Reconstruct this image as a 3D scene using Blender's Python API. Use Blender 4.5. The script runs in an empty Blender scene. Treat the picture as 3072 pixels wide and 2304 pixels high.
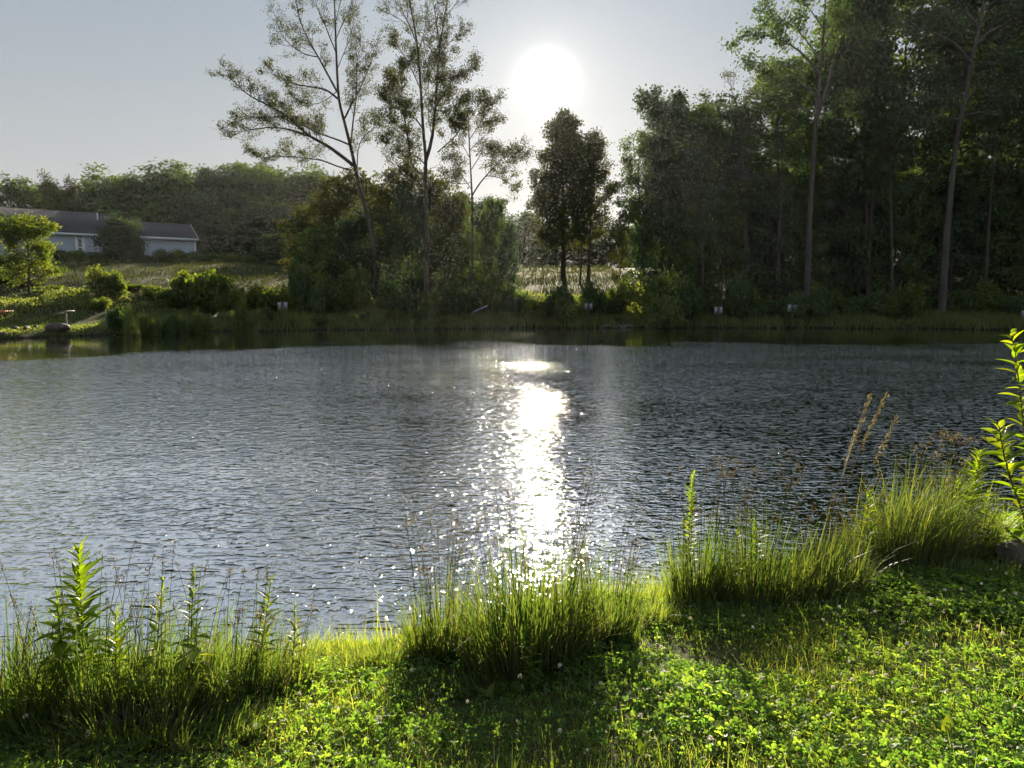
import bpy, math, random
import numpy as np
from mathutils import Vector, Matrix

R = math.radians
scene = bpy.context.scene
COL = scene.collection

# ------------------------------------------------------------------ camera
CAM_H = 2.2
PITCH = R(6.63)
F = 740.0                                   # focal length in pixels of a 1024 wide picture
cd = bpy.data.cameras.new('camera')
cd.sensor_width = 36.0
cd.lens = 36.0 * F / 1024.0
cd.clip_start = 0.05
cd.clip_end = 4000.0
cam = bpy.data.objects.new('camera', cd)
COL.objects.link(cam)
cam.location = (0, 0, CAM_H)
cam.rotation_euler = (R(90) - PITCH, 0, 0)
scene.camera = cam

CP, SP = math.cos(PITCH), math.sin(PITCH)
def ray(px, py):
    u = (px - 512.0) / F
    v = (384.0 - py) / F
    return np.array([u, CP + v * SP, -SP + v * CP])
def at_z(px, py, z=0.0):
    d = ray(px, py)
    return np.array([0, 0, CAM_H]) + d * ((z - CAM_H) / d[2])
def at_y(px, py, Y):
    d = ray(px, py)
    return np.array([0, 0, CAM_H]) + d * (Y / d[1])

# ------------------------------------------------------------------ sky and sun
SUN = ray(547, 81)
SUN = SUN / np.linalg.norm(SUN)
SUN_EL = math.asin(SUN[2])
SUN_AZ = math.atan2(SUN[0], SUN[1])         # clockwise from +Y

world = bpy.data.worlds.new('World')
scene.world = world
world.use_nodes = True
wn = world.node_tree.nodes
wl = world.node_tree.links
wn.clear()
w_out = wn.new('ShaderNodeOutputWorld')
w_bg = wn.new('ShaderNodeBackground')
w_bg.inputs['Strength'].default_value = 0.05
sky = wn.new('ShaderNodeTexSky')
sky.sky_type = 'NISHITA'
sky.sun_disc = False
sky.sun_elevation = SUN_EL
sky.sun_rotation = SUN_AZ
sky.altitude = 200.0
sky.air_density = 1.0
sky.dust_density = 0.9
sky.ozone_density = 2.0
# thin high haze whitens the whole sky
hsv = wn.new('ShaderNodeHueSaturation')
hsv.inputs['Saturation'].default_value = 0.50
hsv.inputs['Value'].default_value = 1.0
wl.new(sky.outputs[0], hsv.inputs['Color'])
# aureole of the hazy sun: a function of the angle to the sun only
tc = wn.new('ShaderNodeTexCoord')
dotn = wn.new('ShaderNodeVectorMath'); dotn.operation = 'DOT_PRODUCT'
nrm = wn.new('ShaderNodeVectorMath'); nrm.operation = 'NORMALIZE'
wl.new(tc.outputs['Generated'], nrm.inputs[0])
wl.new(nrm.outputs[0], dotn.inputs[0])
dotn.inputs[1].default_value = tuple(SUN)
ac = wn.new('ShaderNodeMath'); ac.operation = 'ARCCOSINE'; ac.use_clamp = False
cl = wn.new('ShaderNodeMath'); cl.operation = 'MINIMUM'; cl.inputs[1].default_value = 0.9999999
wl.new(dotn.outputs['Value'], cl.inputs[0]); wl.new(cl.outputs[0], ac.inputs[0])
def falloff(width, amp, power):
    m = wn.new('ShaderNodeMath'); m.operation = 'DIVIDE'; m.inputs[1].default_value = width
    wl.new(ac.outputs[0], m.inputs[0])
    p = wn.new('ShaderNodeMath'); p.operation = 'POWER'; p.inputs[1].default_value = power
    wl.new(m.outputs[0], p.inputs[0])
    n = wn.new('ShaderNodeMath'); n.operation = 'MULTIPLY'; n.inputs[1].default_value = -1.0
    wl.new(p.outputs[0], n.inputs[0])
    e = wn.new('ShaderNodeMath'); e.operation = 'EXPONENT'
    wl.new(n.outputs[0], e.inputs[0])
    a = wn.new('ShaderNodeMath'); a.operation = 'MULTIPLY'; a.inputs[1].default_value = amp
    wl.new(e.outputs[0], a.inputs[0])
    return a
AUREOLE = [(R(1.5), 7.0, (1.0, 0.97, 0.90), 2.2), (R(3.0), 1.5, (1.0, 0.88, 0.70), 1.6), (R(11.0), 0.50, (1.0, 0.98, 0.95), 1.5)]
veil = wn.new('ShaderNodeMix'); veil.data_type = 'RGBA'; veil.clamp_result = False
veil.inputs['Factor'].default_value = 0.94
# the veil is warmer and paler towards the horizon
sep = wn.new('ShaderNodeSeparateXYZ'); wl.new(nrm.outputs[0], sep.inputs[0])
vr = wn.new('ShaderNodeValToRGB')
vr.color_ramp.elements[0].position = 0.02; vr.color_ramp.elements[0].color = (1.04, 1.02, 0.95, 1)
vr.color_ramp.elements[1].position = 0.36; vr.color_ramp.elements[1].color = (0.60, 0.72, 0.84, 1)
wl.new(sep.outputs['Z'], vr.inputs['Fac'])
vsc = wn.new('ShaderNodeVectorMath'); vsc.operation = 'SCALE'; vsc.inputs['Scale'].default_value = 2.85
wl.new(vr.outputs[0], vsc.inputs[0]); wl.new(vsc.outputs[0], veil.inputs['B'])
wl.new(hsv.outputs[0], veil.inputs['A'])
cur = veil.outputs['Result']
for wd, amp, colr, pwr in AUREOLE:
    a = falloff(wd, amp, pwr)
    mx = wn.new('ShaderNodeVectorMath'); mx.operation = 'SCALE'
    mx.inputs[0].default_value = colr
    wl.new(a.outputs[0], mx.inputs['Scale'])
    ad = wn.new('ShaderNodeVectorMath'); ad.operation = 'ADD'
    wl.new(cur, ad.inputs[0]); wl.new(mx.outputs[0], ad.inputs[1])
    cur = ad.outputs[0]
wl.new(cur, w_bg.inputs['Color'])
wl.new(w_bg.outputs[0], w_out.inputs['Surface'])

sl = bpy.data.lights.new('sun', 'SUN')
sl.energy = 5.0
sl.angle = R(0.53)
sl.color = (1.0, 0.86, 0.66)
sun = bpy.data.objects.new('sun', sl)
COL.objects.link(sun)
sun.rotation_euler = Vector(SUN).to_track_quat('Z', 'Y').to_euler()
sun.location = (5, 60, 60)

vs = scene.view_settings
scene.display_settings.display_device = 'sRGB'
vs.view_transform = 'Standard'
vs.look = 'None'
vs.gamma = 1.0
vs.exposure = 1.95
vs.use_curve_mapping = False
cy = scene.cycles
cy.use_denoising = True
cy.max_bounces = 5
cy.diffuse_bounces = 2
cy.use_adaptive_sampling = True
cy.adaptive_threshold = 0.018
cy.glossy_bounces = 2
cy.transmission_bounces = 2
cy.volume_bounces = 0
cy.transparent_max_bounces = 4
cy.sample_clamp_indirect = 6.0
cy.sample_clamp_direct = 1500.0
cy.caustics_reflective = False
cy.caustics_refractive = False

# ------------------------------------------------------------------ object helpers
def link(o, parent=None):
    COL.objects.link(o)
    if parent is not None:
        o.parent = parent
    return o
def tag(o, label=None, cat=None, group=None, kind=None):
    if label: o['label'] = label
    if cat: o['category'] = cat
    if group: o['group'] = group
    if kind: o['kind'] = kind
    return o
def empty(name, loc=(0, 0, 0), rz=0.0, label=None, cat=None, group=None):
    o = bpy.data.objects.new(name, None)
    o.empty_display_size = 0.2
    COL.objects.link(o)
    o.location = tuple(float(v) for v in loc)
    o.rotation_euler = (0, 0, rz)
    return tag(o, label, cat, group)
def copy_tree(o, parent=None):
    c = o.copy()
    COL.objects.link(c)
    if parent is not None:
        c.parent = parent
    for ch in list(o.children):
        copy_tree(ch, c)
    return c

class Geo:
    """collects polygons in numpy blocks; build() links ONE mesh"""
    def __init__(s):
        s.v = []; s.nv = 0; s.loops = []; s.tot = []; s.rnd = []
    def add(s, verts, faces, rnd=None):
        verts = np.asarray(verts, dtype=np.float32).reshape(-1, 3)
        faces = np.asarray(faces, dtype=np.int32)
        if len(faces) == 0: return
        s.v.append(verts)
        s.loops.append((faces + s.nv).ravel())
        s.tot.append(np.full(len(faces), faces.shape[1], dtype=np.int32))
        if rnd is None: rnd = np.full(len(faces), 0.5)
        s.rnd.append(np.broadcast_to(np.asarray(rnd, dtype=np.float32), (len(faces),)))
        s.nv += len(verts)
    def mesh(s, name, mat=None, smooth=False):
        me = bpy.data.meshes.new(name)
        if s.nv:
            v = np.concatenate(s.v); lo = np.concatenate(s.loops); to = np.concatenate(s.tot)
            st = np.concatenate([[0], np.cumsum(to)[:-1]]).astype(np.int32)
            me.vertices.add(len(v)); me.vertices.foreach_set('co', v.ravel())
            me.loops.add(len(lo)); me.loops.foreach_set('vertex_index', lo)
            me.polygons.add(len(to)); me.polygons.foreach_set('loop_start', st); me.polygons.foreach_set('loop_total', to)
            if smooth: me.polygons.foreach_set('use_smooth', np.ones(len(to), dtype=bool))
            at = me.attributes.new('rnd', 'FLOAT', 'FACE')
            at.data.foreach_set('value', np.concatenate(s.rnd).astype(np.float32))
            me.update(calc_edges=True)
        if mat: me.materials.append(mat)
        return me
    def build(s, name, mat, parent=None, smooth=False):
        return link(bpy.data.objects.new(name, s.mesh(name, mat, smooth)), parent)
    def box(s, lo, hi, rnd=0.5):
        x0, y0, z0 = lo; x1, y1, z1 = hi
        v = [(x0,y0,z0),(x1,y0,z0),(x1,y1,z0),(x0,y1,z0),(x0,y0,z1),(x1,y0,z1),(x1,y1,z1),(x0,y1,z1)]
        f = [(0,3,2,1),(4,5,6,7),(0,1,5,4),(1,2,6,5),(2,3,7,6),(3,0,4,7)]
        s.add(v, f, rnd); return s
    def prism(s, poly_yz, x0, x1, rnd=0.5):
        n = len(poly_yz)
        v = [(x0, y, z) for y, z in poly_yz] + [(x1, y, z) for y, z in poly_yz]
        s.add(v, [(i, (i+1) % n, n + (i+1) % n, n + i) for i in range(n)], rnd)
        s.add(v, [tuple(range(n-1, -1, -1))], rnd); s.add(v, [tuple(range(n, 2*n))], rnd); return s
    def tube(s, pts, rad, sides=6, rnd=0.5, cap=True):
        pts = np.asarray(pts, dtype=float); n = len(pts)
        rad = np.broadcast_to(np.asarray(rad, dtype=float), (n,))
        tg = np.gradient(pts, axis=0)
        tg /= (np.linalg.norm(tg, axis=1, keepdims=True) + 1e-9)
        ref = np.array([0.0, 0.0, 1.0]) if abs(tg[0, 2]) < 0.9 else np.array([1.0, 0.0, 0.0])
        a = np.cross(tg, ref); a /= (np.linalg.norm(a, axis=1, keepdims=True) + 1e-9)
        b = np.cross(tg, a)
        th = np.arange(sides) * 2 * np.pi / sides
        ring = a[:, None, :] * np.cos(th)[None, :, None] + b[:, None, :] * np.sin(th)[None, :, None]
        v = (pts[:, None, :] + ring * rad[:, None, None]).reshape(-1, 3)
        i = np.arange(n - 1)[:, None] * sides; k = np.arange(sides)[None, :]; k2 = (k + 1) % sides
        f = np.stack([i + k, i + k2, i + sides + k2, i + sides + k], axis=-1).reshape(-1, 4)
        s.add(v, f, rnd)
        if cap:
            s.add(v[-sides:], [tuple(range(sides))], rnd); s.add(v[:sides], [tuple(range(sides - 1, -1, -1))], rnd)
        return s
    def leaves(s, cen, length, width, rng, up_bias=0.0, rnd=None, dirs=None):
        """rhombic leaves with random attitude"""
        cen = np.asarray(cen, dtype=float); n = len(cen)
        if n == 0: return s
        d = rng.normal(size=(n, 3)) if dirs is None else dirs + rng.normal(size=(n, 3)) * 0.35
        d /= np.linalg.norm(d, axis=1, keepdims=True) + 1e-9
        q = rng.normal(size=(n, 3)); q[:, 2] *= (1 - up_bias)
        w = np.cross(d, q); w /= np.linalg.norm(w, axis=1, keepdims=True) + 1e-9
        L = (np.broadcast_to(length, (n,)) * rng.uniform(0.6, 1.35, n))[:, None]
        W = (np.broadcast_to(width, (n,)) * rng.uniform(0.6, 1.3, n))[:, None]
        mid = cen + d * L * 0.08
        v = np.stack([cen - d * L * 0.5, mid + w * W * 0.5, cen + d * L * 0.5, mid - w * W * 0.5], axis=1).reshape(-1, 3)
        f = np.arange(n * 4).reshape(n, 4)
        s.add(v, f, rng.uniform(0, 1, n) if rnd is None else rnd)
        return s
    def blades(s, base, L, W, az, lean, rng, curve=1.0, rnd=None, segs=3):
        """curved tapering grass blades"""
        base = np.asarray(base, dtype=float); n = len(base)
        if n == 0: return s
        L = np.broadcast_to(L, (n,)); W = np.broadcast_to(W, (n,)); az = np.broadcast_to(az, (n,)); lean = np.broadcast_to(lean, (n,))
        ld = np.stack([np.cos(az), np.sin(az), np.zeros(n)], axis=1)
        wa = az + np.pi / 2 + rng.normal(size=n) * 0.7
        wd = np.stack([np.cos(wa), np.sin(wa), np.zeros(n)], axis=1)
        ts = np.linspace(0, 1, segs + 1)
        rows = []
        for t in ts:
            ang = lean * (0.35 + 0.65 * t ** curve)
            p = base + (L * t * np.cos(ang))[:, None] * np.array([0, 0, 1.0]) + (L * t * np.sin(ang))[:, None] * ld
            if t < 1:
                hw = (W * 0.5 * (1 - t ** 1.7 * 0.85))[:, None] * wd
                rows += [p - hw, p + hw]
            else:
                rows += [p]
        k = len(rows)
        v = np.stack(rows, axis=1).reshape(-1, 3)
        off = (np.arange(n) * k)[:, None]
        r = rng.uniform(0, 1, n) if rnd is None else np.broadcast_to(rnd, (n,))
        f = []
        for j in range(segs - 1):
            f.append(off + np.array([2*j, 2*j+1, 2*j+3, 2*j+2])[None, :])
        nv0 = s.nv
        s.add(v, np.concatenate(f), np.tile(r, segs - 1))
        # tips reuse the same vertices
        t3 = off + np.array([2*(segs-1), 2*(segs-1)+1, 2*segs])[None, :] + nv0
        s.loops.append(t3.astype(np.int32).ravel()); s.tot.append(np.full(n, 3, dtype=np.int32)); s.rnd.append(r.astype(np.float32))
        return s

def snoise(x, y, seed, freq, octs=3):
    rg = np.random.default_rng(seed)
    out = np.zeros(np.broadcast(x, y).shape); amp = 1.0; tot = 0
    for o in range(octs):
        for k in range(4):
            a = rg.uniform(0, 2 * np.pi); ph = rg.uniform(0, 6.28); fr = freq * rg.uniform(0.7, 1.4) * 2 ** o
            out = out + amp * np.sin((x * np.cos(a) + y * np.sin(a)) * fr + ph)
        tot += amp * 2; amp *= 0.5
    return out / tot

# ------------------------------------------------------------------ materials
def new_mat(name):
    m = bpy.data.materials.new(name); m.use_nodes = True
    nt = m.node_tree; nt.nodes.clear()
    out = nt.nodes.new('ShaderNodeOutputMaterial')
    return m, nt, nt.nodes, nt.links, out
def ramp(nodes, cols, pos=None):
    r = nodes.new('ShaderNodeValToRGB')
    e = r.color_ramp.elements
    n = len(cols); pos = pos or [i / max(1, n - 1) for i in range(n)]
    while len(e) < n: e.new(0.5)
    for i, c in enumerate(cols):
        e[i].position = pos[i]; e[i].color = (*c, 1)
    return r
def leaf_mat(name, cols, trans=0.5, tcol=(1.5, 1.7, 0.5), gloss=0.05, rough=0.45, nscale=0.0):
    m, nt, nd, lk, out = new_mat(name)
    at = nd.new('ShaderNodeAttribute'); at.attribute_name = 'rnd'
    rp = ramp(nd, cols); 
    src = at.outputs['Fac']
    if nscale > 0:                       # slow drift of hue over the plant or the bank
        tcn = nd.new('ShaderNodeTexCoord'); nz = nd.new('ShaderNodeTexNoise'); nz.inputs['Scale'].default_value = nscale; nz.inputs['Detail'].default_value = 2.0
        lk.new(tcn.outputs['Object'], nz.inputs['Vector'])
        mx = nd.new('ShaderNodeMath'); mx.operation = 'MULTIPLY_ADD'; mx.inputs[1].default_value = 1.6; mx.inputs[2].default_value = -0.8
        lk.new(nz.outputs['Fac'], mx.inputs[0])
        ad = nd.new('ShaderNodeMath'); ad.operation = 'ADD'; ad.use_clamp = True
        lk.new(mx.outputs[0], ad.inputs[0]); lk.new(at.outputs['Fac'], ad.inputs[1]); src = ad.outputs[0]
    lk.new(src, rp.inputs['Fac'])
    df = nd.new('ShaderNodeBsdfDiffuse'); tr = nd.new('ShaderNodeBsdfTranslucent')
    mul = nd.new('ShaderNodeMix'); mul.data_type = 'RGBA'; mul.blend_type = 'MULTIPLY'; mul.inputs['Factor'].default_value = 1.0
    mul.clamp_result = False
    lk.new(rp.outputs[0], mul.inputs['A']); mul.inputs['B'].default_value = (*tcol, 1)
    lk.new(rp.outputs[0], df.inputs['Color']); lk.new(mul.outputs['Result'], tr.inputs['Color'])
    mix = nd.new('ShaderNodeMixShader'); mix.inputs['Fac'].default_value = trans
    lk.new(df.outputs[0], mix.inputs[1]); lk.new(tr.outputs[0], mix.inputs[2])
    gl = nd.new('ShaderNodeBsdfGlossy'); gl.inputs['Roughness'].default_value = rough; gl.inputs['Color'].default_value = (1, 1, 1, 1)
    mg = nd.new('ShaderNodeMixShader'); mg.inputs['Fac'].default_value = gloss
    lk.new(mix.outputs[0], mg.inputs[1]); lk.new(gl.outputs[0], mg.inputs[2])
    lk.new(mg.outputs[0], out.inputs['Surface'])
    return m
def solid_mat(name, cols, scale=4.0, rough=0.8, detail=4.0, bump=0.0, stretch=(1, 1, 1), spec=0.3):
    m, nt, nd, lk, out = new_mat(name)
    tcn = nd.new('ShaderNodeTexCoord'); mp = nd.new('ShaderNodeMapping'); mp.inputs['Scale'].default_value = stretch
    nz = nd.new('ShaderNodeTexNoise'); nz.inputs['Scale'].default_value = scale; nz.inputs['Detail'].default_value = detail
    rp = ramp(nd, cols, [0.3 + 0.4 * i / max(1, len(cols) - 1) for i in range(len(cols))])
    p = nd.new('ShaderNodeBsdfPrincipled'); p.inputs['Roughness'].default_value = rough; p.inputs['Specular IOR Level'].default_value = spec
    lk.new(tcn.outputs['Object'], mp.inputs['Vector']); lk.new(mp.outputs[0], nz.inputs['Vector']); lk.new(nz.outputs['Fac'], rp.inputs['Fac'])
    lk.new(rp.outputs[0], p.inputs['Base Color'])
    if bump > 0:
        b = nd.new('ShaderNodeBump'); b.inputs['Strength'].default_value = 0.8; b.inputs['Distance'].default_value = bump
        lk.new(nz.outputs['Fac'], b.inputs['Height']); lk.new(b.outputs[0], p.inputs['Normal'])
    lk.new(p.outputs[0], out.inputs['Surface'])
    return m

M = {}
M['bark'] = solid_mat('bark', [(0.035, 0.028, 0.022), (0.09, 0.075, 0.06)], 3.0, 0.9, 6, 0.03, (1, 1, 0.18))
M['pale_bark'] = solid_mat('pale_bark', [(0.05, 0.045, 0.040), (0.11, 0.098, 0.085)], 3.0, 0.9, 6, 0.03, (1, 1, 0.18))
M['tree_leaf'] = leaf_mat('tree_leaf', [(0.036, 0.068, 0.022), (0.060, 0.105, 0.030), (0.095, 0.135, 0.040)], 0.32, (1.6, 1.6, 0.6), 0.015, 0.5, 0.25)
M['warm_leaf'] = leaf_mat('warm_leaf', [(0.042, 0.054, 0.024), (0.066, 0.082, 0.030), (0.098, 0.108, 0.040)], 0.24, (1.6, 1.5, 0.6), 0.0, 0.5, 0.25)
M['dark_leaf'] = leaf_mat('dark_leaf', [(0.026, 0.048, 0.026), (0.042, 0.076, 0.034), (0.064, 0.100, 0.040)], 0.26, (1.4, 1.45, 0.6), 0.02, 0.5, 0.25)
M['bush_leaf'] = leaf_mat('bush_leaf', [(0.036, 0.066, 0.016), (0.066, 0.102, 0.022), (0.115, 0.145, 0.034)], 0.46, (2.5, 2.2, 0.5), 0.015, 0.5, 0.5)
M['weed'] = leaf_mat('weed', [(0.075, 0.115, 0.034), (0.115, 0.150, 0.045), (0.165, 0.18, 0.068)], 0.46, (2.2, 2.1, 0.8), 0.015, 0.5, 0.35)
M['meadow'] = leaf_mat('meadow', [(0.040, 0.055, 0.020), (0.062, 0.076, 0.028), (0.092, 0.094, 0.042)], 0.22, (1.4, 1.4, 0.6), 0.0, 0.5, 0.12)
M['grass'] = leaf_mat('grass', [(0.055, 0.095, 0.028), (0.090, 0.130, 0.038), (0.15, 0.155, 0.06)], 0.56, (3.3, 3.2, 0.8), 0.012, 0.4, 0.9)
M['clover'] = leaf_mat('clover', [(0.045, 0.095, 0.026), (0.075, 0.132, 0.034), (0.115, 0.160, 0.044)], 0.60, (3.7, 3.7, 1.0), 0.012, 0.4, 0.9)
M['sedge'] = leaf_mat('sedge', [(0.050, 0.090, 0.026), (0.085, 0.125, 0.035), (0.15, 0.16, 0.055)], 0.5, (2.0, 2.0, 0.6), 0.02, 0.4, 0.0)
M['tuft'] = leaf_mat('tuft', [(0.038, 0.070, 0.022), (0.062, 0.102, 0.030), (0.115, 0.125, 0.05)], 0.52, (2.1, 2.15, 0.65), 0.02, 0.4, 0.0)
M['straw'] = leaf_mat('straw', [(0.13, 0.11, 0.055), (0.19, 0.165, 0.085), (0.24, 0.21, 0.12)], 0.4, (1.2, 1.1, 0.8), 0.03, 0.5, 0.0)
M['bronze'] = leaf_mat('bronze', [(0.075, 0.060, 0.042), (0.10, 0.085, 0.05), (0.12, 0.11, 0.055)], 0.4, (1.3, 1.1, 0.7), 0.03, 0.5, 0.0)
M['broad'] = leaf_mat('broad', [(0.055, 0.10, 0.018), (0.085, 0.14, 0.022), (0.13, 0.17, 0.03)], 0.58, (3.2, 2.9, 0.40), 0.015, 0.35, 0.0)
M['petal'] = leaf_mat('petal', [(0.62, 0.58, 0.50), (0.75, 0.72, 0.64), (0.66, 0.56, 0.50)], 0.35, (1.1, 1.0, 0.95), 0.02, 0.5, 0.0)
M['stem'] = leaf_mat('stem', [(0.06, 0.09, 0.03), (0.09, 0.10, 0.04)], 0.2, (1.2, 1.2, 0.6), 0.05, 0.4, 0.0)
M['red_stem'] = leaf_mat('red_stem', [(0.09, 0.05, 0.03), (0.12, 0.08, 0.04)], 0.1, (1.2, 1.1, 0.8), 0.05, 0.4, 0.0)
M['rock'] = solid_mat('rock', [(0.10, 0.09, 0.08), (0.22, 0.20, 0.18), (0.30, 0.28, 0.25)], 3.0, 0.85, 8, 0.04)
M['dark_rock'] = solid_mat('dark_rock', [(0.05, 0.042, 0.036), (0.12, 0.10, 0.085)], 3.0, 0.8, 8, 0.04)
M['siding'] = solid_mat('siding', [(0.37, 0.42, 0.50), (0.41, 0.46, 0.54)], 0.8, 0.6, 3)
M['trim'] = solid_mat('trim', [(0.70, 0.72, 0.75), (0.80, 0.80, 0.80)], 2.0, 0.5, 3)
M['roof'] = solid_mat('roof', [(0.045, 0.045, 0.055), (0.07, 0.068, 0.08)], 6.0, 0.9, 6)
M['pane'] = solid_mat('pane', [(0.02, 0.022, 0.028), (0.03, 0.032, 0.04)], 2.0, 0.08, 2, spec=0.6)
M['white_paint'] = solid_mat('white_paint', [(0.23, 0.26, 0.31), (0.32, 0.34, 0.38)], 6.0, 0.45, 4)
M['grey_wood'] = solid_mat('grey_wood', [(0.16, 0.16, 0.14), (0.28, 0.27, 0.24)], 5.0, 0.8, 6, 0.01, (1, 1, 0.2))
M['dark_wood'] = solid_mat('dark_wood', [(0.045, 0.042, 0.036), (0.09, 0.08, 0.065)], 5.0, 0.85, 6, 0.01, (1, 1, 0.2))
M['orange_wood'] = solid_mat('orange_wood', [(0.55, 0.16, 0.05), (0.68, 0.26, 0.10)], 5.0, 0.5, 4)
M['log'] = solid_mat('log', [(0.10, 0.09, 0.08), (0.20, 0.18, 0.155)], 4.0, 0.9, 6, 0.02, (0.2, 1, 1))

# ground: dark loam under the grass, straw-green soil colour on the far field
m, nt, nd, lk, out = new_mat('ground'); M['ground'] = m
tcn = nd.new('ShaderNodeTexCoord'); nz = nd.new('ShaderNodeTexNoise'); nz.inputs['Scale'].default_value = 0.35; nz.inputs['Detail'].default_value = 8
n2 = nd.new('ShaderNodeTexNoise'); n2.inputs['Scale'].default_value = 14.0; n2.inputs['Detail'].default_value = 6
lk.new(tcn.outputs['Object'], nz.inputs['Vector']); lk.new(tcn.outputs['Object'], n2.inputs['Vector'])
r1 = ramp(nd, [(0.040, 0.060, 0.016), (0.070, 0.085, 0.028)], [0.35, 0.65])
r2 = ramp(nd, [(0.030, 0.024, 0.014), (0.055, 0.070, 0.02)], [0.35, 0.7])
lk.new(nz.outputs['Fac'], r1.inputs['Fac']); lk.new(n2.outputs['Fac'], r2.inputs['Fac'])
mx = nd.new('ShaderNodeMix'); mx.data_type = 'RGBA'; mx.inputs['Factor'].default_value = 0.55
lk.new(r1.outputs[0], mx.inputs['A']); lk.new(r2.outputs[0], mx.inputs['B'])
pr = nd.new('ShaderNodeBsdfPrincipled'); pr.inputs['Roughness'].default_value = 0.95; pr.inputs['Specular IOR Level'].default_value = 0.1
bp = nd.new('ShaderNodeBump'); bp.inputs['Distance'].default_value = 0.03; bp.inputs['Strength'].default_value = 0.7
lk.new(n2.outputs['Fac'], bp.inputs['Height']); lk.new(bp.outputs[0], pr.inputs['Normal'])
sz_ = nd.new('ShaderNodeSeparateXYZ'); lk.new(tcn.outputs['Object'], sz_.inputs[0])
wet = nd.new('ShaderNodeMapRange'); wet.interpolation_type = 'SMOOTHSTEP'; wet.inputs['From Min'].default_value = 0.03; wet.inputs['From Max'].default_value = 0.16; lk.new(sz_.outputs['Z'], wet.inputs['Value'])
mud = nd.new('ShaderNodeMix'); mud.data_type = 'RGBA'; mud.inputs['A'].default_value = (0.022, 0.017, 0.012, 1); lk.new(wet.outputs[0], mud.inputs['Factor']); lk.new(mx.outputs['Result'], mud.inputs['B'])
lk.new(mud.outputs['Result'], pr.inputs['Base Color']); lk.new(pr.outputs[0], out.inputs['Surface'])

# ------------------------------------------------------------------ terrain
NEAR = np.array([at_z(*p) for p in [(0, 712), (150, 696), (300, 672), (360, 664), (420, 652), (520, 640), (600, 624), (660, 611), (740, 590), (820, 566), (920, 547), (1010, 536)]])
nx = np.concatenate([[-60, -6], NEAR[:, 0], [9, 60]]); ny = np.concatenate([[2.0, 3.3], NEAR[:, 1], [8.2, 22]])
FAR = np.array([at_z(*p) for p in [(0, 339.5), (60, 337), (110, 335), (170, 333), (260, 331), (400, 329.5), (512, 328.5), (700, 328), (860, 328.5), (1024, 330)]])
fx = np.concatenate([[-75, -48], FAR[:, 0], [52, 75]]); fy = np.concatenate([[20, 33], FAR[:, 1], [48, 30]])
o_ = np.argsort(fx); fx, fy = fx[o_], fy[o_]
def near_shore(x): return np.interp(x, nx, ny) + 0.06 * np.sin(x * 5.1) + 0.05 * np.sin(x * 11.7 + 1)
def far_shore(x): return np.interp(x, fx, fy) + 0.45 * np.sin(x * 0.9 + 0.5) + 0.25 * np.sin(x * 2.3) + 0.2 * np.sin(x * 4.7 + 1.3) + 0.12 * np.sin(x * 9.1)
T_PTS = [0, 2, 5, 12, 20, 30, 42, 60, 100, 200, 700]
Z_PTS = [0, 0.15, 0.4, 1.5, 3.0, 4.4, 5.6, 6.3, 6.9, 7.6, 9.0]
def ground_z(x, y):
    x = np.asarray(x, dtype=float); y = np.asarray(y, dtype=float)
    s = near_shore(x) - y                        # > 0 on the near bank
    zn = np.where(s > 0, 0.32 * (1 - np.exp(-np.maximum(s, 0) / 0.30)) + 0.095 * np.maximum(s, 0), 0.7 * s)
    zn = zn + np.where(s > 0.1, 0.035 * snoise(x, y, 3, 2.2), 0)
    t = y - far_shore(x)
    zf = np.where(t > 0, 0.34 * (1 - np.exp(-np.maximum(t, 0) / 0.6)) + np.interp(t, T_PTS, Z_PTS), 0.5 * t)
    zf = zf + np.where(t > 1, 0.12 * snoise(x, y, 5, 0.5) * np.minimum(1, np.maximum(t, 0) / 6), 0)
    z = np.maximum(zn, zf)
    z = np.maximum(z, -1.4)
    side = np.maximum(0, np.abs(x) - 70) * 0.15 - 1.4
    return np.maximum(z, np.minimum(side, 6))
def gz(x, y): return float(ground_z(x, y))

xs = np.unique(np.round(np.concatenate([np.linspace(-600, -80, 20), np.arange(-80, -9, 1.6), np.arange(-9, 9, 0.16), np.arange(9, 80, 1.6), np.linspace(80, 600, 20)]), 3))
ys = np.unique(np.round(np.concatenate([np.linspace(-60, -2, 8), np.arange(-2, 9.5, 0.14), np.arange(9.5, 34, 1.5), np.arange(34, 110, 0.8), np.linspace(110, 900, 24)]), 3))
X, Y = np.meshgrid(xs, ys)
Z = ground_z(X, Y)
g = Geo()
nxn = len(xs); nyn = len(ys)
ii = (np.arange(nyn - 1)[:, None] * nxn + np.arange(nxn - 1)[None, :]).ravel()
g.add(np.stack([X, Y, Z], axis=-1).reshape(-1, 3), np.stack([ii, ii + 1, ii + nxn + 1, ii + nxn], axis=1))
tag(g.build('ground', M['ground'], smooth=True), kind='structure')

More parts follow.
